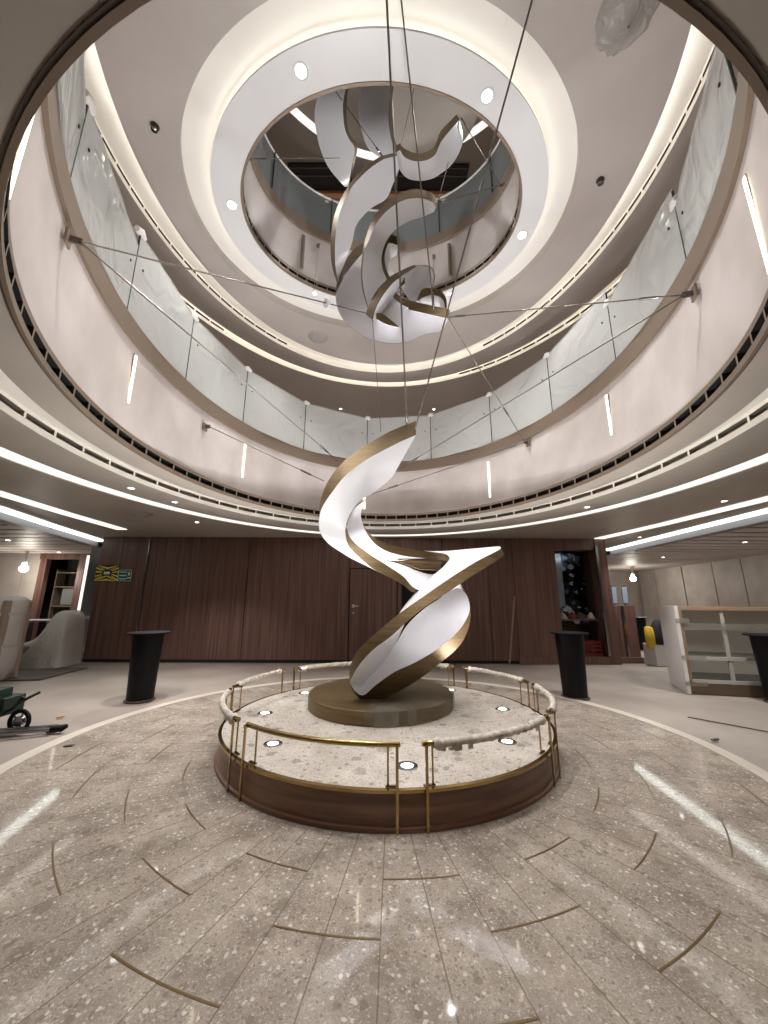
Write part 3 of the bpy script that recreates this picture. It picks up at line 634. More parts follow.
for i in range(len(js)-1):
    a0, a1 = js[i], js[i+1]; p0, p1 = gp(a0, 4.13), gp(a1, 4.13)
    e = (p1-p0); Ln = e.length; rz = math.atan2(e.y, e.x); mid = (p0+p1)/2
    b = MB(); nx, nz = 14, 8; H = .62 if (a0 < -124 or a1 > 113) else (.78 if a0 < -103 or a1 > 111 else .95); rnd = random.Random(i); ph = rnd.uniform(0, 6)
    for s_, off in ((1, .007), (-1, -.007)):
        vs = []
        for ix in range(nx+1):
            for iz in range(nz+1):
                x = -Ln/2+.008+(Ln-.016)*ix/nx; z = H*iz/nz
                vs.append((x, off, z))
        b.add(vs, [(ix*(nz+1)+iz, (ix+1)*(nz+1)+iz, (ix+1)*(nz+1)+iz+1, ix*(nz+1)+iz+1)[::s_] for ix in range(nx) for iz in range(nz)], 0, True)
    g = b.build('glass_panel', M_glass, bal); g.location = mid-bal.location; g.rotation_euler = (0, 0, rz)
    for x in (-Ln/2+.004, Ln/2-.004): b = MB(); b.box((x, 0, H/2), (.010, .016, H)); b.build('green_edge', M_gedge, g)
    for x in (-Ln/2+.12, Ln/2-.12): b = MB(); b.tube([(x, -.014, H*.65), (x, .014, H*.65)], .012, 10); b.build('stud', M_black, g)
    b = MB(); b.tube([(-Ln/2-.06, 0, H+.01), (-Ln/2+.0, 0, H+.03), (-Ln/2+.07, 0, H+.01)], [.03, .045, .03], 10); b.build('wrapped_clamp', M_plastic2, g)
    b = MB(); b.tube([(-Ln/2+(Ln)*k/10, .004*math.sin(k*2), H+.012) for k in range(11)], .012, 8); b.build('top_rail', M_plastic, g)
# wall lights on the fascia
wl = [(-136.3, 'slim vertical wall light at the upper left edge of the photo'), (-98, 'slim vertical wall light on the left, between the left cable anchors'), (-60, 'slim vertical wall light left of the sculpture, by the lower left cable anchor'),
      (-10, 'slim vertical wall light partly hidden behind the curl of the lower sculpture'), (43.4, 'slim vertical wall light right of the sculpture, below the far glass'), (86, 'slim vertical wall light on the right below the balustrade'), (128.8, 'slim vertical wall light at the upper right edge of the photo'), (175, 'slim vertical wall light behind the camera')]
for az, lb in wl:
    a = rd(az); p = Vector((GC[0]+2.622*math.sin(a), 3.855+3.44*math.cos(a), 3.48))
    tn = Vector((2.615*math.cos(a), -3.42*math.sin(a), 0)); rz = math.atan2(tn.y, tn.x)
    g = thing('wall_light', lb, 'wall light', p, rz, 'vertical wall lights on the fascia')
    b = MB(); b.box((0, .012, 0), (.036, .022, .68)); b.build('housing', M_fascia, g)
    b = MB(); b.box((0, -.002, 0), (.027, .008, .66)); o = b.build('diffuser', E_wall, g)
for az, lb in ((-46, 'unlit vertical wall light on the left of the third deck fascia'), (37.4, 'unlit vertical wall light on the right of the third deck fascia')):
    a = rd(az); p = Vector((C3[0]+1.86*math.sin(a), C3[1]+1.42*math.cos(a), 7.03)); tn = Vector((1.9*math.cos(a), -1.45*math.sin(a), 0))
    g = thing('wall_light', lb, 'wall light', p, math.atan2(tn.y, tn.x)); b = MB(); b.box((0, 0, 0), (.05, .03, .66)); b.build('housing', M_brown, g); b = MB(); b.box((0, -.017, 0), (.03, .012, .62)); b.build('diffuser', mat('unlit_diffuser', (120, 100, 80), .4), g)

# ================================================================== DOWNLIGHTS AND CEILING DEVICES
def spot(name, p, z, power, r=.055, lb='', grp=None, ang=80):
    g = thing(name, lb, 'downlight', (p[0], p[1], z), 0, grp)
    b = MB(); b.lathe([(r, .0), (r, -.006), (r+.018, -.006), (r+.02, .0)], n=24); b.build('bezel', M_white, g)
    b = MB(); b.lathe([(0, -.004), (r, -.004)], n=20); b.build('lens', E_spot, g)
    if power:
        l = bpy.data.lights.new('lamp', 'SPOT'); l.energy = power; l.spot_size = rd(ang); l.spot_blend = .6; l.shadow_soft_size = .05; l.color = (1, .975, .955)
        o = bpy.data.objects.new('lamp', l); link(o); o.parent = g; o.location = (0, 0, -.02)
    return g
P_UP, P_LOW = 125, 75
for (px, py), w_ in (((301, 71), 'top left'), ((487, 96), 'top right'), ((232, 205), 'left'), ((522, 235), 'right')):
    p = atZ(px, py, Z2); spot('downlight', (p.x, p.y), Z2, P_UP, lb='bright round downlight in the white ceiling annulus, at its %s' % w_, grp='downlights in the white annulus')
for x, y, w_ in ((-1.2, 5.42, 'lower left'), (1.1, 5.42, 'lower right')):
    spot('downlight', (x, y), Z2, P_UP*.6, r=.03, lb='small downlight in the white ceiling annulus, at its %s' % w_, grp='downlights in the white annulus')
for (px, py), w_ in (((131, 488), 'between the left cove and ring light'), ((175, 502), 'left, just outside the ring light'), ((197, 522), 'left, near the walnut wall'), ((724, 501), 'right, under the strip light'), ((587, 507), 'right, just outside the slotted cove'), ((628, 540), 'right, over the walnut recess')):
    p = atZ(px, py, Z1); spot('downlight', (p.x, min(p.y, 8.8)), Z1, P_LOW, r=.035, lb='small downlight in the lower ceiling, '+w_, grp='downlights in the lower ceiling', ang=110)
for x, y, w_ in ((-8.98, 8.91, 'near the left edge of the photo'), (-9.77, 11.3, 'above the left doorway')):
    spot('downlight', (x, y), 2.748, P_LOW*.55, r=.045, lb='downlight in the slatted ceiling '+w_, grp='downlights in the slatted ceilings', ang=120)
for x, y, w_ in ((8.89, 11.97, 'above the showcase'), (8.51, 8.78, 'at the right edge of the photo')):
    spot('downlight', (x, y), 2.748, P_LOW*1.4, r=.045, lb='downlight in the slatted ceiling '+w_, grp='downlights in the slatted ceilings', ang=120)
WH = ['behind the camera on the left', 'near left', 'left', 'far left', 'seen just left of the lower sculpture tip', 'seen just right of the lower sculpture tip', 'far right', 'right', 'near right', 'behind the camera on the right']
for k, az in enumerate((-150, -112, -78, -44, -14, 14, 46, 80, 112, 150)):
    a = rd(az); spot('downlight', (.08+5.3*math.sin(a), 3.6+6.0*math.cos(a)), Z2, 90, r=.03, lb='small upper ceiling downlight outside the outer cove, '+WH[k], grp='second deck downlights', ang=140)
for x, y, w_ in ((-2.6, 4.4, 'left'), (2.6, 4.4, 'right'), (-1.3, 6.6, 'far left'), (1.3, 6.6, 'far right'), (0, 1.6, 'near')):  # fill lamps added to brighten the otherwise dark third deck
    spot('downlight', (x, y), 10.09, 110, r=.05, lb='added fill downlight in the topmost ceiling, %s of the canopy disc' % w_, grp=None, ang=150)
# sprinklers
for (px, py), lb in (((155, 126), 'small dark sprinkler on the upper ceiling at the left'), ((600, 180), 'small dark sprinkler on the upper ceiling at the right')):
    p = atZ(px, py, Z2); g = thing('sprinkler', lb, 'sprinkler', (p.x, p.y, Z2)); b = MB(); b.lathe([(.045, 0), (.045, -.012), (.02, -.02), (.02, -.04)], n=18); b.build('body', M_brownd, g); b = MB(); b.lathe([(0, -.06), (.035, -.058), (.035, -.052), (.008, -.04)], n=14); b.build('deflector', M_steel, g)
p = atZ(318, 337, Z2); g = thing('ceiling_speaker', 'round grey speaker under plastic film on the upper ceiling, far left', 'speaker', (p.x, p.y, Z2)); b = MB(); b.lathe([(0, -.012), (.16, -.012), (.17, 0)], n=36); b.build('grille', mat('grille_grey', (128, 122, 118), .5), g); b = MB(); b.lathe([(.0, -.03), (.1, -.028), (.17, -.016), (.2, .0)], n=12); b.build('film', M_plastic, g)
for px, py, lb in ((586, 401, 'grey ceiling speaker on the upper ceiling, far right'),):
    pass
p = atZ(626, 14, Z2); g = thing('ceiling_speaker', 'speaker bagged in crumpled plastic on the upper ceiling, top right', 'speaker', (p.x, p.y, Z2)); b = MB(); b.lathe([(0, -.02), (.17, -.02), (.18, 0)], n=30); b.build('grille', mat('grille_dark', (95, 88, 84), .5), g)
b = MB(); rnd = random.Random(5); b.lathe([(.01, -.16), (.07, -.11), (.17, -.07), (.23, -.03), (.25, 0)], n=22)
b.v = [(x*(1+rnd.uniform(-.14, .14)), y*(1+rnd.uniform(-.14, .14)), z+rnd.uniform(-.015, .0)) for x, y, z in b.v]; b.build('plastic_bag', M_plastic, g)
p = atZ(139, 513, Z1); g = thing('ceiling_fixture', 'small fixture bagged in plastic on the lower ceiling before the walnut wall', 'fixture', (p.x, p.y, Z1)); b = MB(); b.lathe([(0, -.03), (.1, -.03), (.12, 0)], n=20); b.build('body', M_steel, g)
b = MB(); b.lathe([(.01, -.09), (.1, -.06), (.2, -.02), (.22, 0)], n=18); b.v = [(x*(1+rnd.uniform(-.2, .2)), y*(1+rnd.uniform(-.2, .2)), z) for x, y, z in b.v]; b.build('plastic_bag', M_plastic, g)

# ================================================================== CABLES
def hit(px, py, q=(GC[0], GC[1], 2.615, 3.40)):
    d = ray(px, py); A = (d.x/q[2])**2+(d.y/q[3])**2; B = -2*(d.x*q[0]/q[2]**2+d.y*q[1]/q[3]**2); C_ = (q[0]/q[2])**2+(q[1]/q[3])**2-1
    t = (-B+math.sqrt(B*B-4*A*C_))/(2*A); return O+d*t
q3 = (C3[0], C3[1], 1.86, 1.42)
def anchor(px, py, lb, q=None, s=1.0):
    p = hit(px, py) if q is None else hit(px, py, q); cx, cy_, A_, B_ = (GC[0], GC[1], 2.6, 3.4) if q is None else q
    nrm = Vector(((p.x-cx)/A_**2, (p.y-cy_)/B_**2, 0)).normalized(); rz = math.atan2(nrm.y, nrm.x)-PI/2
    g = thing('cable_anchor', lb, 'cable anchor', p, rz, None)
    b = MB(); b.box((0, .0, 0), (.09*s, .018, .11*s)); bevel(b.build('plate', M_brown, g), .004)
    b = MB(); b.box((0, -.04*s, 0), (.014, .08*s, .05*s)); b.tube([(-.02, -.065*s, 0), (.02, -.065*s, 0)], .01, 8); b.build('lug', M_cable, g)
    return p - nrm*.065*s
def cable(p, q, lb, r=.0065, tb=None, disc=None):
    p, q = Vector(p), Vector(q); g = thing('cable', lb, 'cable', p, 0, 'steel cables holding the ribbon sculptures')
    e = q-p; b = MB(); b.tube([(0, 0, 0), e*.5, e], r, 8); b.build('wire', M_cable, g)
    for t in (tb or []):
        b = MB(); u = e.normalized()*.06; c = e*t; b.tube([c-u*1.5, c-u, c+u, c+u*1.5], [r*1.1, r*2.0, r*2.0, r*1.1], 10); b.build('turnbuckle', M_steel, g)
    if disc:
        b = MB(); c = e*disc; u = e.normalized()*.012; b.tube([c-u, c+u], .05, 20); b.build('disc', M_white, g)
a1 = anchor(68, 238, 'cable anchor on the brown band at the left of the atrium'); a2 = anchor(694, 293, 'cable anchor on the brown band at the right of the atrium')
a3 = anchor(205, 427, 'cable anchor low on the left fascia above the walnut wall'); a4 = anchor(528, 443, 'cable anchor at the lower right of the fascia')
cable(a1, atY(366, 313, 3.95), 'cable from the left anchor up to the bronze arc of the hanging ribbons', disc=.78)
cable(a1, atY(338, 461, 4.72), 'cable from the left anchor down to the top of the lower sculpture', tb=[.9])
cable(a3, atY(324, 481, 4.68), 'short cable from the lower left anchor to the lower sculpture', tb=[.85])
cable(a2, atY(449, 317, 3.98), 'cable from the right anchor to the right tip of the hanging ribbons', tb=[.1, .93])
cable(a2, atY(396, 471, 4.74), 'cable from the right anchor down to the cut end of the lower sculpture', tb=[.9])
cable(a4, atY(372, 494, 4.72), 'cable from the lower right anchor to the inner edge of the lower sculpture', tb=[.1, .88])
cable(a4, atY(449, 319, 3.98), 'cable from the lower right anchor up to the right tip of the hanging ribbons', tb=[.3])
cable(atZ(385, -36, 6.49), atY(407, 426, 4.66), 'left long steep cable down to the tip of the lower sculpture', tb=[.97], r=.010)
cable(atZ(397.5, -36, 6.49), atY(434, 311, 3.94), 'steep cable down to the bronze band of the hanging ribbons', tb=[.96], r=.0075)
cable(atZ(542, -36, 6.49), atY(415, 430, 4.66), 'long slanting cable from the top right down to the tip of the lower sculpture', r=.0095)
cable(atY(372.5, 320, 3.94), atY(381, 432, 4.74), 'thin cable linking the hanging ribbons to the lower sculpture', r=.004)
b3 = anchor(247, 158, 'cable anchor at the left of the third deck opening', q3, .6); b4 = anchor(503, 186, 'cable anchor at the right of the third deck opening', q3, .6)
b5 = anchor(318, 246, 'cable anchor at the lower left of the third deck fascia', q3, .6); b6 = anchor(434, 257, 'cable anchor at the lower right of the third deck fascia', q3, .6)
cable(b3, atY(340, 158, 4.2), 'cable from the left third deck anchor', tb=[.1], r=.005)
cable(atY(320, 70, 4.1), atY(381, 154, 4.4), 'slanting cable to the top of the left hanging ribbon', tb=[.97], r=.007)
cable(b4, atY(437, 203, 4.2), 'cable from the right third deck anchor to the ribbon arch', tb=[.1, .95], r=.005)
cable(b4, atY(460, 116, 4.2), 'cable from the right third deck anchor to the topmost sculpture', tb=[.25, .92], r=.006)
cable(atY(460.5, 116, 4.2), atY(438, 202, 4.2), 'cable between the topmost sculpture and the ribbon arch', tb=[.97], r=.006)
cable(atY(416, 80, 4.3), atY(401, 146, 4.1), 'short cable at the top of the scoop ribbon', r=.006)
cable(b5, atY(314, 290, 3.9), 'thin cable hanging down from the lower left third deck anchor', r=.003)
cable(b6, atY(434, 308, 3.96), 'thin cable hanging down from the lower right third deck anchor', r=.004)
for az0 in (1,):
    pass

# ================================================================== FURNITURE AND SITE CLUTTER
def bar_table(loc, lb, grp='black pedestal tables'):
    g = thing('pedestal_table', lb, 'table', loc, 0, grp)
    b = MB(); b.lathe([(0, .90), (.275, .90), (.277, .91), (.275, .92), (0, .92)], n=48, smooth=False); b.build('tabletop', M_black, g)
    b = MB(); b.lathe([(.17, .02), (.185, .5), (.205, .90)], n=40); b.build('pedestal', M_black, g)
    b = MB(); b.lathe([(0, .0), (.195, .0), (.195, .01), (.16, .025), (0, .025)], n=40, smooth=False); b.build('base_plate', M_brownd, g); return g
t1 = bar_table((-3.45, 5.79, 0), 'black pedestal table left of the podium')
dup(t1, (2.85, 6.05, 0), 0, 'black pedestal table right of the podium, before the walnut recess')
dup(t1, (5.62, 5.76, 0), 0, 'black pedestal table cut by the right edge, before the showcase')
dup(t1, (7.55, 11.6, 0), 0, 'far black pedestal table behind the cream partition on the right')
# signs on the left end of the walnut wall
def wallboard(px0, py0, px1, py1, y): 
    p = atY(px0, py0, y); q = atY(px1, py1, y); return (p.x+q.x)/2, (p.z+q.z)/2, q.x-p.x, p.z-q.z
x, z, w_, h_ = wallboard(97, 565, 117, 581, YW-.03)
g = thing('hazard_sign', 'yellow and black striped hazard sign on the left end of the walnut wall', 'sign', (x, YW-.02, z))
b = MB(); b.box((0, 0, 0), (w_, .012, h_)); b.build('plate', mat('sign_black', (22, 22, 22), .5), g)
b = MB(); n = 4
for sx in (-1, 1):
    for k in range(-1, n+1):
        z0 = -h_/2+h_*(k)/n; q = []
        for half in (-1, 1):
            lo_, hi_ = (0, h_/2) if half > 0 else (-h_/2, 0)
            dz = half*w_/2*.75; zc = (z0+h_/2) if half > 0 else (z0+h_/2-h_)*1.0
            pts_ = [(0, zc-dz*.5), (sx*w_/2, zc+dz*.5), (sx*w_/2, zc+dz*.5+h_*.12), (0, zc-dz*.5+h_*.12)]
            pts_ = [(a, max(lo_, min(hi_, c_))) for a, c_ in pts_]
            if len(set(round(p_[1], 4) for p_ in pts_)) > 2: b.add([(a, -.008, c_) for a, c_ in pts_]+[(a, -.006, c_) for a, c_ in pts_], [(0, 1, 2, 3), (4, 5, 6, 7)])
b.build('stripes', mat('sign_yellow', (226, 204, 92), .5), g)
b = MB(); b.box((0, -.012, 0), (w_*.42, .006, h_*.36)); b.box((0, -.016, .0), (w_*.26, .004, h_*.16), mi=1); b.build('centre_plate', [mat('sign_dark', (34, 34, 40), .5), M_white], g)
x, z, w_, h_ = wallboard(118.5, 569.5, 130.5, 581.5, YW-.03)
g = thing('exit_sign', 'small green and white safety sign beside the hazard sign', 'sign', (x, YW-.02, z)); b = MB(); b.box((0, 0, 0), (w_, .012, h_)); b.build('plate', mat('sign_green', (26, 92, 66), .5), g)
b = MB(); Wt = mat('sign_white', (200, 215, 208), .5)
for (xx, zz, ww, hh) in ((-.12, .28, .55, .08), (-.12, 0, .5, .1), (-.12, -.28, .55, .08), (.3, .15, .12, .3), (.3, -.2, .2, .12), (0, .45, .96, .04), (0, -.45, .96, .04), (-.47, 0, .04, .9), (.47, 0, .04, .9)):
    b.box((xx*w_, -.008, zz*h_), (ww*w_, .004, hh*h_))
b.build('symbols', Wt, g)
# stick leaning on the back wall
p = atY(509.5, 663, YW-.35); q = atY(514.5, 596, YW-.06); b = MB(); b.tube([(0, 0, 0), q-p], .022, 8); o = b.build('wooden_pole', mat('pale_wood', (150, 118, 96), .6)); o.location = p; o.location.z = max(p.z, .01); tag(o, 'thin wooden pole leaning on the walnut wall right of the sculpture', 'pole')
# things inside the recess
xm = (xr1+xr2)/2
g = thing('mosaic_panel', 'dark glossy panel with pale blue and white patches inside the walnut recess', 'panel', (xm-.02, YW+.45, 1.45))
mm = mat('glittering_mosaic', (40, 44, 50), .1, .5); mb_ = mm.node_tree.nodes['Principled BSDF']; tc = nd(mm, 'ShaderNodeTexCoord'); vo = nd(mm, 'ShaderNodeTexVoronoi'); vo.inputs['Scale'].default_value = 9; cr = nd(mm, 'ShaderNodeValToRGB'); cr.color_ramp.interpolation = 'CONSTANT'
cr.color_ramp.elements[0].color = lin((14, 16, 15)); cr.color_ramp.elements[1].position = .45; cr.color_ramp.elements[1].color = lin((48, 58, 44))
for ps, c_ in ((.62, (90, 110, 150)), (.72, (30, 34, 34)), (.86, (200, 210, 225))): e_ = cr.color_ramp.elements.new(ps); e_.color = lin(c_)
L(mm, tc.outputs['Object'], vo.inputs['Vector']); sp_ = nd(mm, 'ShaderNodeSeparateColor'); L(mm, vo.outputs['Color'], sp_.inputs[0]); L(mm, sp_.outputs[0], cr.inputs[0]); L(mm, cr.outputs[0], mb_.inputs['Base Color'])
b = MB(); b.box((0.02, 0, .27), (xr2-xr1-.18, .04, 1.75)); b.build('board', mm, g)
b = MB(); b.box((-.28, -.05, .45), (.26, .04, 1.3)); b.build('mirror_strip', mat('pale_mirror', (190, 205, 225), .12, .6), g)
b = MB(); b.tube([(xr2-.14, YW+.5, .985), (xr2-.2, YW+.5, 2.55)], .035, 10); o = b.build('pipe', mat('bare_pipe', (150, 138, 128), .5)); tag(o, 'bare vertical pipe at the right of the walnut recess', 'pipe')
b = MB(); b.box((xr2+.0, YW-.08, 1.43), (.05, .04, 2.5)); struct('trim_11', b, M_steel)
g = thing('shelf', 'ledge with crumpled rags and cloths halfway up the walnut recess', 'shelf', (xm, YW+.25, .95)); b = MB(); b.box((0, 0, 0), (xr2-xr1-.02, .34, .04)); b.build('board', M_woodr, g)
rnd = random.Random(9)
for k, c_ in enumerate(((196, 182, 170), (120, 62, 50), (92, 82, 76), (206, 196, 186))):
    b = MB(); b.lathe([(0, .14), (.06, .13), (.12, .07), (.14, 0), (0, 0)], n=12); b.v = [(x*(1+rnd.uniform(-.3, .3)), y*(1+rnd.uniform(-.3, .3)), max(0, z*(1+rnd.uniform(-.35, .2)))) for x, y, z in b.v]; b.v = [(x*.75, y*.8, z) for x, y, z in b.v]
    o = b.build('rag', mat('rag_%d' % k, c_, .8)); o.location = (xm-.35+k*.22, YW+.2, .972); tag(o, ['pale crumpled cloth at the left of the recess ledge', 'rust brown cloth on the recess ledge', 'grey cloth on the recess ledge', 'white cloth at the right of the recess ledge'][k], 'cloth')
cr_ = thing('crate', 'red plastic crate low inside the walnut recess', 'crate', (xm+.12, YW+.22, .165)); b = MB(); M_red = mat('red_plastic', (120, 34, 36), .5)
for zz in (.03, .12, .21, .29): 
    for dy in (-.15, .15): b.box((0, dy, zz), (.6, .015, .05))
    for dx in (-.3, .3): b.box((dx, 0, zz), (.015, .3, .05))
for k in range(7):
    for dy in (-.15, .15): b.box((-.3+.1*k, dy, .16), (.02, .016, .31))
b.box((0, 0, .01), (.6, .3, .015)); b.build('slatted_body', M_red, cr_)
# low walnut partition and wall screens right of the recess
g = thing('low_cabinet', 'low walnut cabinet with a pale vertical strip right of the recess', 'cabinet', (0, 0, 0)); xa, xb = xw(619)+.02, atY(637, 655, 9.4).x
b = MB(); b.box(((xa+xb)/2, 9.45, .64), (xb-xa, .4, 1.28)); b.build('body', M_woodr, g); b = MB(); b.box(((xa+xb)/2+.02, 9.235, .64), (.05, .03, 1.24)); b.build('metal_strip', M_steel, g); b = MB(); b.box(((xa+xb)/2-.05, 9.22, .06), (xb-xa+.1, .12, .12)); b.build('kick_plate', M_woodr, g)
for k, (pa, pb, lb) in enumerate((((610.5, 586), (617.5, 604), 'left of two small glossy screens above the low cabinet'), ((620.5, 586), (628.5, 604), 'right of two small glossy screens above the low cabinet'))):
    x, z, w_, h_ = wallboard(*pa, *pb, 9.7); g = thing('screen', lb, 'screen', (x, 9.7, z)); b = MB(); b.box((0, 0, 0), (w_, .04, h_)); b.build('frame', M_steel, g); b = MB(); b.box((0, -.022, 0), (w_*.9, .006, h_*.92)); b.build('glass', mat('screen_glass%d' % k, (150, 165, 180), .08, .3), g)
    b = MB(); b.box((0, .04, (1.28-z)/2-.0), (.04, .04, z-1.28)); b.build('bracket', M_steel, g)
# showcase counter
A = atZ(690, 694, 0); Bk = atZ(672, 683, 0); topz = 1.30
sh = thing('showcase_counter', 'open glass shelved showcase counter with a plastic wrapped end panel at the right', 'showcase', (A.x, A.y, 0))
dirs = Vector((1, -.22, 0)).normalized(); back = Vector((Bk.x-A.x, Bk.y-A.y, 0)).normalized(); Ln = 2.6; Dp = (Bk-A).length
def sb(u, v, z): return dirs*u+back*v+Vector((0, 0, z))
def slab(b, u0, u1, v0, v1, z0, z1, mi=0):
    vs = [sb(u, v, z) for u in (u0, u1) for v in (v0, v1) for z in (z0, z1)]; b.add(vs, [(0, 1, 3, 2), (4, 6, 7, 5), (0, 4, 5, 1), (2, 3, 7, 6), (0, 2, 6, 4), (1, 5, 7, 3)], mi)
b = MB(); slab(b, -.03, .02, -.02, Dp, .0, topz+.02); b.build('end_panel', M_plastic2, sh)
b = MB(); slab(b, 0, Ln, 0, Dp, topz-.05, topz); slab(b, .02, .07, 0, .05, .2, topz-.05); b.build('wood_frame', mat('showcase_wood', (150, 122, 98), .5), sh)
b = MB(); slab(b, 0, Ln, Dp-.04, Dp, 0, topz-.05); b.build('back_panel', film_glass('showcase_back', (206, 198, 190), .45, .2, .3, 3), sh)
M_srail = mat('satin_rail', (176, 172, 166), .4)
M_sg = film_glass('shelf_glass', (150, 160, 155), .5, .08, .1, 4)
for z in (.52, .18): b = MB(); slab(b, .05, Ln, .03, Dp-.05, z, z+.02); b.build('shelf', M_sg, sh); b = MB(); slab(b, .05, Ln, .01, .04, z-.02, z+.03); b.build('shelf_rail', M_srail, sh)
b = MB(); slab(b, 0, Ln, .01, .3, 0, .15); b.build('plinth', mat('showcase_plinth', (96, 80, 62), .5), sh)
for u in (.6, 1.5): b = MB(); slab(b, u, u+.05, .02, .06, .15, topz-.05); b.build('upright', M_srail, sh)
b = MB(); slab(b, .05, Ln, -.005, 0, .95, 1.05); slab(b, -.04, .3, -.03, -.025, .5, .56); slab(b, -.04, .25, -.03, -.025, .12, .18); slab(b, -.04, .15, -.03, -.025, 1.05, 1.12); b.build('tape', M_cleartape, sh)
# jacket on a white box
bx = Vector((6.24, 8.95, 0)); g = thing('box', 'white box under the black jacket left of the showcase', 'box', bx); b = MB(); b.box((0, 0, .22), (.5, .4, .44)); b.build('carton', M_white, g); b = MB(); b.box((0, 0, .445), (.5, .06, .006)); b.build('tape', M_cleartape, g)
jk = thing('jacket', 'black jacket with a yellow sleeve thrown over a white box', 'jacket', bx+Vector((0, -.05, .44)))
def lump(prof, n, sq, seed, amp):
    b = MB(); b.lathe(prof, n=n); r_ = random.Random(seed); b.v = [(x*sq[0]*(1+r_.uniform(-amp, amp)), y*sq[1]*(1+r_.uniform(-amp, amp)), z+r_.uniform(-amp, amp)*.1) for x, y, z in b.v]; return b
lump([(.02, .55), (.1, .5), (.18, .36), (.26, .15), (.24, .02), (.1, .01)], 16, (.9, .7), 1, .12).build('body', mat('black_cloth', (26, 26, 30), .8), jk)
b = lump([(.02, .4), (.08, .36), (.11, .15), (.1, -.05), (.03, -.1)], 12, (1, .8), 2, .12); b.v = [(x-.26, y-.05, z) for x, y, z in b.v]; b.build('yellow_sleeve', mat('yellow_cloth', (206, 170, 50), .8), jk)
# left side: wrapped column, wrapped armchair, plank, mat, machine
cx_, cy_ = -6.92, 6.95
g = thing('wrapped_cabinet', 'tall carton bound in plastic wrap at the left edge of the photo', 'carton', (cx_, cy_+.1, 0))
b = MB(); b.box((0, 0, .68), (.62, .5, 1.36)); bevel(b.build('carton', mat('carton_brown', (176, 158, 144), .6), g), .02)
b = lump([(.05, .02), (.36, .02), (.37, .5), (.36, .9), (.37, 1.36), (.3, 1.42), (.02, 1.43)], 24, (1, .86), 4, .02); b.build('plastic_wrap', M_plastic2, g)
for z in (.55, 1.1): b = MB(); b.ell([(0, 0, .38, .33, z), (0, 0, .38, .33, z+.05)], 24); b.build('strap', M_white, g)
g = thing('wrapped_armchair', 'armchair draped in translucent dust sheet beside the walnut wall', 'armchair', (-7.28, 8.5, 0), .1)
prof = [(-.62, .0), (-.6, .14), (-.5, .34), (-.36, .46), (-.1, .52), (.1, .62), (.22, .86), (.3, 1.06), (.38, 1.16), (.5, 1.12), (.58, 1.0), (.6, .5), (.62, .0)]
b = MB(); nx = len(prof); ny = 14; rnd = random.Random(8); vs = []
for j in range(ny+1):
    v = -1+2*j/ny; e_ = (1-abs(v)**5)
    for (x, z) in prof: vs.append((x*(.9+.1*e_)+rnd.uniform(-.014, .014), v*.42*(1+.06*math.sin(x*9))+rnd.uniform(-.014, .014), z*(.0 if j in (0, ny) else (.86+.14*e_))+rnd.uniform(0, .012)))
b.add(vs, [(j*nx+i, j*nx+i+1, (j+1)*nx+i+1, (j+1)*nx+i) for j in range(ny) for i in range(nx-1)], 0, True)
o = b.build('dust_sheet', film_glass('dust_sheet', (246, 242, 239), .1, .35, .6, 7), g); o.modifiers.new('s', 'SUBSURF').render_levels = 1
b = MB(); b.box((-.05, 0, .22), (.9, .66, .3)); b.box((.42, 0, .55), (.16, .66, .9)); b.box((-.02, -.32, .36), (.8, .1, .2)); b.box((-.02, .32, .36), (.8, .1, .2)); bevel(b.build('seat_body', mat('chair_cloth', (146, 136, 128), .8), g), .05, 3)
b = MB(); p = atY(26, 620, 9.3); q = atY(70, 620, 9.3); b.box((0, 0, 0), (q.x-p.x, .3, .03)); g = thing('trestle', 'narrow white plank table behind the draped armchair', 'table', ((p.x+q.x)/2, 9.3, 0)); o = b.build('top', M_white, g); o.location = (0, 0, p.z)
for s_ in (-1, 1): b = MB(); b.box((s_*(q.x-p.x)*.42, 0, p.z/2-.01), (.03, .25, p.z-.02)); b.build('leg', M_steel, g)
b = MB(); m0, m1, m2, m3 = atZ(8, 681, 0), atZ(40, 680, 0), atZ(88, 668, 0), atZ(92, 665, 0); m4 = atZ(10, 667, 0)
b.prism([(m0.x-.8, m0.y), (m0.x, m0.y), (m1.x, m1.y), (m2.x, m2.y), (m4.x, m4.y), (m4.x-1.2, m4.y)], .0, .014); tag(b.build('floor_mat', mat('dark_carpet', (96, 84, 78), .9)), 'dark carpet strip bounded by board before the draped armchair', 'carpet')
b = MB(); b.box((-8.6, 9.2, .04), (3.0, .5, .08)); struct('trim_12', b, M_cream)
# doorway contents
g = thing('shelf_unit', 'dim shelf with small items inside the left doorway', 'shelf', ((dx0+dx1)/2, YL+.55, 0))
for z in (.55, 1.15, 1.75, 2.2): b = MB(); b.box((0, 0, z), (dx1-dx0, .35, .03)); b.build('board', M_brown, g)
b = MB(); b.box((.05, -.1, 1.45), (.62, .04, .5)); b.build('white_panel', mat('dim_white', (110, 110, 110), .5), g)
for s_ in (-1, 1): b = MB(); b.box((s_*(dx1-dx0)/2, 0, 1.15), (.03, .35, 2.3)); b.build('side', M_brown, g)
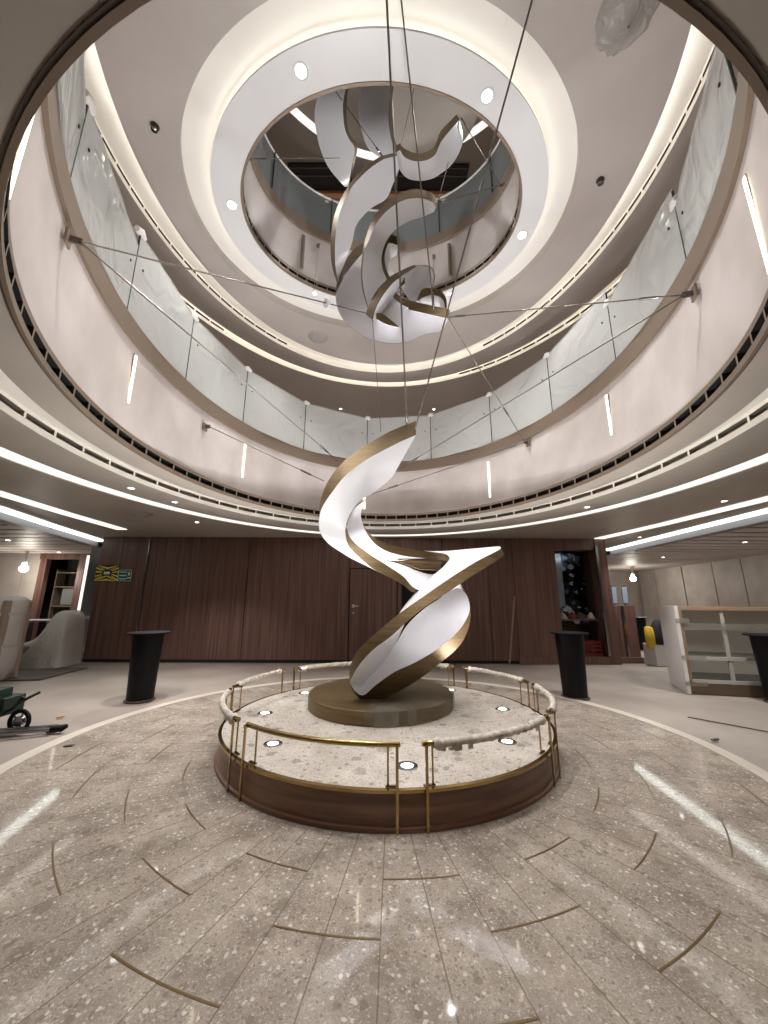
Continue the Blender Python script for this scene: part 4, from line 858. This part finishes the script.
# pendant bulbs
def bulb(p, lb):
    g = thing('hanging_bulb', lb, 'light bulb', (p.x, p.y, 2.745), 0, 'bare bulbs hanging from the slatted ceilings'); d_ = p.z-2.745
    b = MB(); b.lathe([(.035, 0), (.035, -.05), (.03, min(d_+.12, -.07))], n=16); b.build('socket', M_white, g)
    b = MB(); b.lathe([(.05, .12), (.06, .06), (.105, -.02), (.11, -.07), (.07, -.13), (.0, -.15)], (0, 0, d_), n=20); b.build('bulb', emit('bulb_'+lb[:5], (255, 244, 220), 9), g)
    l = bpy.data.lights.new('lamp', 'POINT'); l.energy = 16; l.shadow_soft_size = .1; l.color = (1, .93, .82); o = bpy.data.objects.new('lamp', l); link(o); o.parent = g; o.location = (0, 0, d_-.2)
bulb(atY(24, 567, 11.0), 'glowing bare bulb under the slatted ceiling at the left'); bulb(atY(633, 577.5, 15.5), 'glowing bare bulb under the slatted ceiling at the right')
# mirrored column with light strip at the corner of the walnut wall
p = atY(86, 612, 9.9); g = thing('mirror_column', 'narrow glittering mirrored column behind the left end of the walnut wall', 'column', (p.x-.1, 9.9, 0))
b = MB(); b.box((.12, 0, 1.35), (.28, .06, 2.7)); b.build('mirror', mat('mirror_glass', (190, 195, 200), .15, .9), g); b = MB(); b.box((-.08, -.02, 1.65), (.05, .04, 1.7)); b.build('light_strip', E_strip, g)
# machine with wheels at the left edge
mc = thing('floor_machine', 'dark green wheeled machine with steel tube legs at the left edge', 'machine', (-3.95, 4.40, 0), 0)
M_green = mat('green_enamel', (22, 40, 34), .4)
b = MB(); b.box((-.2, .1, .26), (.2, .26, .18)); b.box((-.24, .05, .38), (.14, .16, .12)); b.tube([(-.1, 0, .2), (.0, 0, .26), (.06, .02, .36)], .022, 8); bevel(b.build('motor_housing', M_green, mc), .03, 3)
b = MB(); b.tube([(.02, -.02, .28), (.14, -.0, .36), (.2, .05, .4)], .014, 8); b.build('lever', M_green, mc)
for (wx, wy) in ((.08, .0), (-.16, -.12)):
    b = MB(); n = 28; b.tube([(wx+.10*math.cos(2*PI*k/n), wy, .125+.10*math.sin(2*PI*k/n)) for k in range(n)], .022, 10, closed=True); w_ = b.build('wheel', M_black, mc)
    b = MB(); b.tube([(wx, wy-.02, .125), (wx, wy+.02, .125)], .05, 18)
    for k in range(5): a = 2*PI*k/5; b.tube([(wx, wy, .125), (wx+.09*math.cos(a), wy, .125+.09*math.sin(a))], .01, 6)
    b.build('hub', M_steel, w_)
for dy in (-.12, -.02): b = MB(); b.tube([(-.3, dy-.1, .04), (.05, dy-.04, .06), (.42, dy+.12, .045)], .022, 10); b.build('leg', M_steel, mc)
b = MB(); b.tube([(.38, .02, .04), (.50, .06, .04), (.54, .08, .06)], [.035, .035, .02], 10); b.build('foot', M_black, mc)
for (px, py, c_, lb, cat) in ((60, 718, (186, 140, 70), 'small orange scrap on the floor beside the machine', 'scrap'), (35, 730, (96, 90, 86), 'small grey scrap on the floor at the left', 'scrap'), (68, 747, (92, 84, 78), 'dark flat scrap on the terrazzo at the left', 'scrap'), (715, 741, (70, 62, 56), 'dark strip of tape on the terrazzo border at the right', 'tape')):
    p = atZ(px, py, 0); b = MB(); b.box((0, 0, .008), (.07, .03, .012), .3); b.box((.03, .01, .014), (.04, .02, .006), -.4); o = b.build('floor_scrap', mat('scrap_'+str(px), c_, .7)); o.location = (p.x, p.y, 0.004); tag(o, lb, cat)
# board joint lines in the floor protection
b = MB(); p = atZ(695, 723, 0); q = atZ(768, 737, 0); d_ = q-p; b.box(((p.x+q.x)/2+.4, (p.y+q.y)/2-.1, .0), (d_.length+.9, .02, .006), math.atan2(d_.y, d_.x)); struct('trim_13', b, M_brownd)
